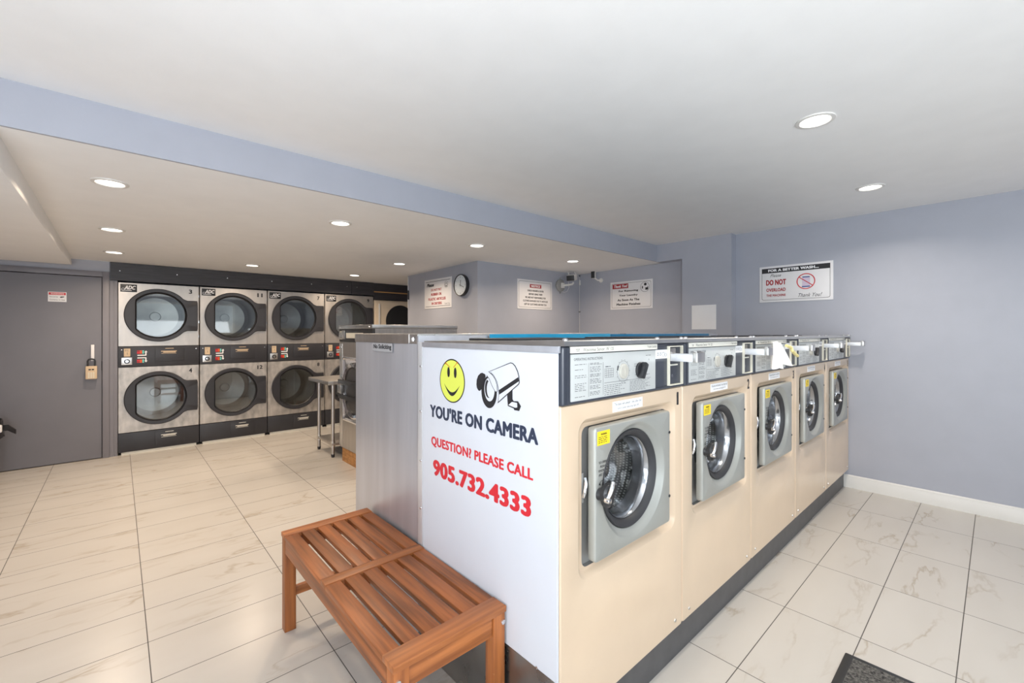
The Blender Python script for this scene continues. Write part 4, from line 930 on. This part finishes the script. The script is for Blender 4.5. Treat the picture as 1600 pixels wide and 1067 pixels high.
# Please do not put rubber
s = sign('dryer_sign', (3.11, 5.16, 1.715), FACE_X, 0.640, 0.385, 'cream-tinted sign left of the clock reading DO NOT PUT RUBBER OR PLASTIC ARTICLES IN DRYERS', frame=False)
for z in (0.352, 0.026): part('border', s, 'ink', mb=MB().box(0.03, 0.61, y, -0.006, z, z + 0.005), smooth=0)
part('script_lettering', s, 'ink', mb=MB().text('Please', 0.145, 0.288, 0.046, y, w=0.17, shear=0.3, bold=0.067).text('Thank You', 0.54, 0.044, 0.018, y, w=0.12, shear=0.3), smooth=0)
part('lettering', s, 'darkred', mb=MB().text('DO NOT PUT', 0.29, 0.228, 0.032, y, w=0.25, bold=0.040).text('RUBBER OR', 0.29, 0.168, 0.034, y, w=0.25, bold=0.052).text('PLASTIC ARTICLES', 0.305, 0.106, 0.034, y, w=0.41, bold=0.052).text('IN DRYERS', 0.30, 0.048, 0.034, y, w=0.24, bold=0.052), smooth=0)
b = MB(); b.ring((0.52, 0.295), 0.040, 0.043, y, -0.006, 36); b.ring((0.52, 0.293), 0.016, 0.024, y, -0.006, 24); b.box(0.500, 0.540, y, y + 0.0005, 0.266, 0.276)
part('dryer_symbol', s, 'greyink', mb=b, smooth=0)
# blank white paper
solo('paper_sheet', 'blank square white sheet taped to the pilaster', 'paper', MB().box(0, 0.268, -0.002, 0.0, 0, 0.268), 'paper', (4.825, 2.285, 1.434), FACE_X)
# wall clock
ck = thing('wall_clock', 'round wall clock with white face and thick black rim', 'clock', (3.11, 4.285, 1.968), FACE_X)
part('case', ck, 'black', mb=MB().lathe((0, 0), [(0.128, 0.0), (0.132, -0.02), (0.132, -0.045), (0.127, -0.050), (0.122, -0.048), (0.121, -0.040)], 64))
fc = part('dial', ck, 'clockface', mb=MB().lathe((0, 0), [(0.122, -0.040), (0.0005, -0.040)], 64, None, False, True))
b = MB()
for k in range(12):
    a = PI / 2 - k * PI / 6
    if k % 3 == 0: b.text(str(12 if k == 0 else k), 0.095 * math.cos(a), 0.095 * math.sin(a) - 0.009, 0.018, -0.0406)
    else: disc(b, 0.098 * math.cos(a), 0.098 * math.sin(a), 0.004, 0.004, -0.0406, 10)
part('numerals', fc, 'greyink', mb=b, smooth=0)
def hand(a, l, w, y):
    b = MB(); s0 = 0; b.box(-w, w, y - 0.001, y, -0.018, l); return b.xf(Matrix.Rotation(a, 4, 'Y'))
part('hour_hand', ck, 'ink', mb=hand(math.radians(8), 0.062, 0.003, -0.042))
part('minute_hand', ck, 'ink', mb=hand(math.radians(112), 0.085, 0.0022, -0.044))

# security cameras
sc = thing('security_camera', 'white wifi security camera with two antennas on a round grey mount', 'camera', (4.56, 4.0, 2.045))
part('mount_plate', sc, 'recess', mb=MB().lathe((-0.02, 0), [(0.085, 0.0), (0.085, -0.02), (0.07, -0.03), (0.0, -0.032)], 32).cyl((-0.02, -0.01, 0.09), (-0.02, -0.01, 0.11), 0.008).cyl((-0.115, -0.01, 0.0), (-0.10, -0.01, 0.0), 0.008).cyl((-0.02, -0.01, -0.09), (-0.02, -0.01, -0.11), 0.008), label='round grey mounting plate')
part('bracket', sc, 'trim', mb=MB().box(-0.03, 0.03, -0.045, -0.03, -0.035, 0.035, 0.004).tube([(0.0, -0.045, 0.0), (0.05, -0.09, 0.005), (0.10, -0.12, 0.015), (0.12, -0.125, 0.04)], 0.014))
bm = Matrix.Translation((0.085, -0.13, 0.105)) @ Matrix.Rotation(math.radians(-64), 4, 'Z') @ Matrix.Rotation(math.radians(10), 4, 'X')
hs = part('housing', sc, 'trim', mb=MB().box(-0.056, 0.056, -0.09, 0.09, -0.040, 0.042, 0.014).xf(bm))
part('lens_face', sc, 'black', mb=MB().box(-0.053, 0.053, -0.098, -0.090, -0.036, 0.036, 0.004).xf(bm), label='black lens face')
part('antenna', sc, 'trim', mb=MB().cyl((0.04, 0.06, 0.03), (0.00, 0.04, 0.13), 0.006).xf(bm))
part('antenna', sc, 'trim', mb=MB().cyl((-0.05, 0.05, 0.03), (-0.08, 0.03, 0.13), 0.006).xf(bm))
part('cable', sc, 'cable', mb=MB().tube([(0.10, -0.05, 0.06), (0.14, -0.03, -0.02), (0.12, -0.012, -0.07), (0.06, -0.01, -0.09), (0.0, -0.012, -0.08)], 0.005))
sc = thing('security_camera', 'small black-faced security camera high on the niche wall', 'camera', (4.965, 3.62, 2.115), FACE_X)
part('mount', sc, 'trim', mb=MB().lathe((0, 0), [(0.03, 0.0), (0.03, -0.012), (0.0, -0.014)], 24).tube([(0, -0.01, 0), (-0.03, -0.04, 0.0), (-0.06, -0.06, 0.03)], 0.011))
bm = Matrix.Translation((-0.075, -0.075, 0.082)) @ Matrix.Rotation(math.radians(18), 4, 'Z')
part('housing', sc, 'trim', mb=MB().box(-0.026, 0.026, -0.022, 0.03, -0.055, 0.06, 0.008).xf(bm))
part('lens_face', sc, 'black', mb=MB().box(-0.025, 0.025, -0.028, -0.022, -0.052, 0.056, 0.004).xf(bm), label='black lens face')
# thin cable down the inner corner
cb = thing('corner_cable', 'thin white cable running down the wall corner beside the thank you sign', 'cable', (0, 0, 0))
part('wire', cb, 'cable', mb=MB().tube([(4.90, 3.985, 2.235), (4.935, 3.99, 2.20), (4.955, 3.992, 2.15), (4.957, 3.992, 1.6), (4.957, 3.992, 0.9)], 0.0045))
part('junction', cb, 'trim', mb=MB().box(4.944, 4.963, 3.975, 3.994, 2.08, 2.15, 0.004))
part('clip', cb, 'charcoal', mb=MB().box(4.943, 4.963, 3.980, 3.998, 1.69, 1.70).box(4.93, 4.963, 3.980, 3.998, 2.205, 2.215))
# alarm wire at the edge of the wall block
cb = thing('edge_cable', 'short cable hanging at the far edge of the clock wall', 'cable', (0, 0, 0))
part('wire', cb, 'cable', mb=MB().tube([(3.10, 5.60, 2.19), (3.10, 5.605, 2.10), (3.098, 5.60, 1.95), (3.10, 5.605, 1.80), (3.10, 5.60, 1.74)], 0.006))
part('sensor', cb, 'charcoal', mb=MB().box(3.092, 3.109, 5.59, 5.612, 1.87, 2.0, 0.003))

# ---------------------------------------------------------------- at the door
ws = thing('warning_sticker', 'small red and white security camera warning sticker on the grey door', 'sticker', (-0.551, YB - 0.004, 1.725))
part('sheet', ws, 'signwhite', mb=MB().box(0, 0.138, -0.002, 0, 0, 0.104))
part('header_band', ws, 'red', mb=MB().box(0.006, 0.132, -0.0026, -0.002, 0.072, 0.098), smooth=0, label='red header band')
part('header_lettering', ws, 'paper', mb=MB().text('WARNING', 0.069, 0.0775, 0.015, -0.003, w=0.10, bold=0.02), smooth=0)
part('lettering', ws, 'ink', mb=MB().text('Security', 0.012, 0.042, 0.017, -0.0026, w=0.062, align='l').text('Cameras in Use', 0.069, 0.014, 0.015, -0.0026, w=0.112).prism([(0.088, 0.045), (0.098, 0.043), (0.120, 0.050), (0.122, 0.057), (0.100, 0.057), (0.090, 0.053)], -0.0026, -0.002), smooth=0)
lb = thing('lock_box', 'tan key lock box hanging from the grey door handle', 'lock box', (-0.219, YB - 0.030, 0.892), 0)
part('body', lb, 'tan', mb=MB().box(-0.046, 0.046, -0.040, 0.018, 0, 0.140, 0.006))
part('shackle', lb, 'black', mb=MB().tube([(-0.028, -0.012, 0.138), (-0.030, -0.012, 0.19), (-0.022, -0.012, 0.212), (0.0, -0.012, 0.218), (0.022, -0.012, 0.212), (0.030, -0.012, 0.19), (0.028, -0.012, 0.138)], 0.008))
b = MB()
for i in range(3):
    for j in range(4): b.box(-0.026 + i * 0.019, -0.012 + i * 0.019, -0.0425, -0.040, 0.014 + j * 0.016, 0.024 + j * 0.016)
part('keypad', lb, 'almond', mb=b); part('logo_mark', lb, 'ink', mb=MB().box(-0.022, -0.003, -0.0408, -0.0395, 0.096, 0.110).box(0.003, 0.022, -0.0408, -0.0395, 0.096, 0.110), smooth=0)

# bin with its liner, mostly outside the frame at left
tr = thing('trash_bin', 'dark trash bin with a black liner at the left edge', 'bin', (-1.015, 6.20, 0))
def vlathe(prof, n=32):
    return MB().loft([[(r * math.cos(2 * PI * i / n), r * math.sin(2 * PI * i / n), z) for i in range(n)] for r, z in prof], None, True, False)
part('body', tr, 'charcoal', mb=vlathe([(0.165, 0.0), (0.190, 0.52), (0.198, 0.53), (0.198, 0.55), (0.185, 0.55), (0.16, 0.06)]))
b = MB(); n = 36; R = random.Random(3); L = []
for r, z in ((0.180, 0.46), (0.187, 0.56), (0.200, 0.585), (0.206, 0.57), (0.206, 0.50), (0.212, 0.44)):
    L.append([((r + R.uniform(-.003, .006)) * math.cos(2 * PI * i / n), (r + R.uniform(-.003, .006)) * math.sin(2 * PI * i / n), z + (R.uniform(-.03, .03) if z < 0.45 else R.uniform(-.006, .006))) for i in range(n)])
part('liner', tr, 'bag', mb=b.loft(L), smooth=60)
part('liner_tail', tr, 'bag', mb=MB().loft([[(0.195 + dx, y, z + dz) for dx, dz in ((0, 0.03), (0, -0.03), (0.004, -0.028), (0.004, 0.03))] for y, dx_, z in ((0, 0, 0.5),)] + [[(0.235, 0.0, 0.53), (0.235, 0.0, 0.475), (0.240, 0.012, 0.475), (0.240, 0.012, 0.53)], [(0.285, -0.01, 0.475), (0.287, -0.01, 0.437), (0.290, 0.01, 0.437), (0.290, 0.01, 0.475)]], None, True, True))
part('paper_scrap', tr, 'paper', mb=MB().box(0.12, 0.212, -0.10, -0.06, 0.475, 0.545, 0.01), label='white paper sticking out')

# door mat
dm = thing('door_mat', 'dark grey carpet mat with black rubber edge on the floor', 'mat', (0, 0, 0))
part('border', dm, 'black', mb=MB().front((2.0, 0.0), [(rrect(1.40, 2.372, -0.42, 0.440), 0), (rrect(1.40, 2.372, -0.42, 0.440, 0.006, 2), 0.004), (rrect(1.415, 2.357, -0.405, 0.425, 0.006, 2), 0.008), (rrect(1.43, 2.342, -0.39, 0.410, 0.004, 2), 0.008)], cap=True).xf(Matrix(((1, 0, 0, 0), (0, 0, 1, 0), (0, 1, 0, 0.0), (0, 0, 0, 1)))))
part('pile', dm, 'matpile', mb=MB().box(1.432, 2.340, -0.388, 0.408, 0.0075, 0.0125, 0.002), label='speckled grey carpet pile')
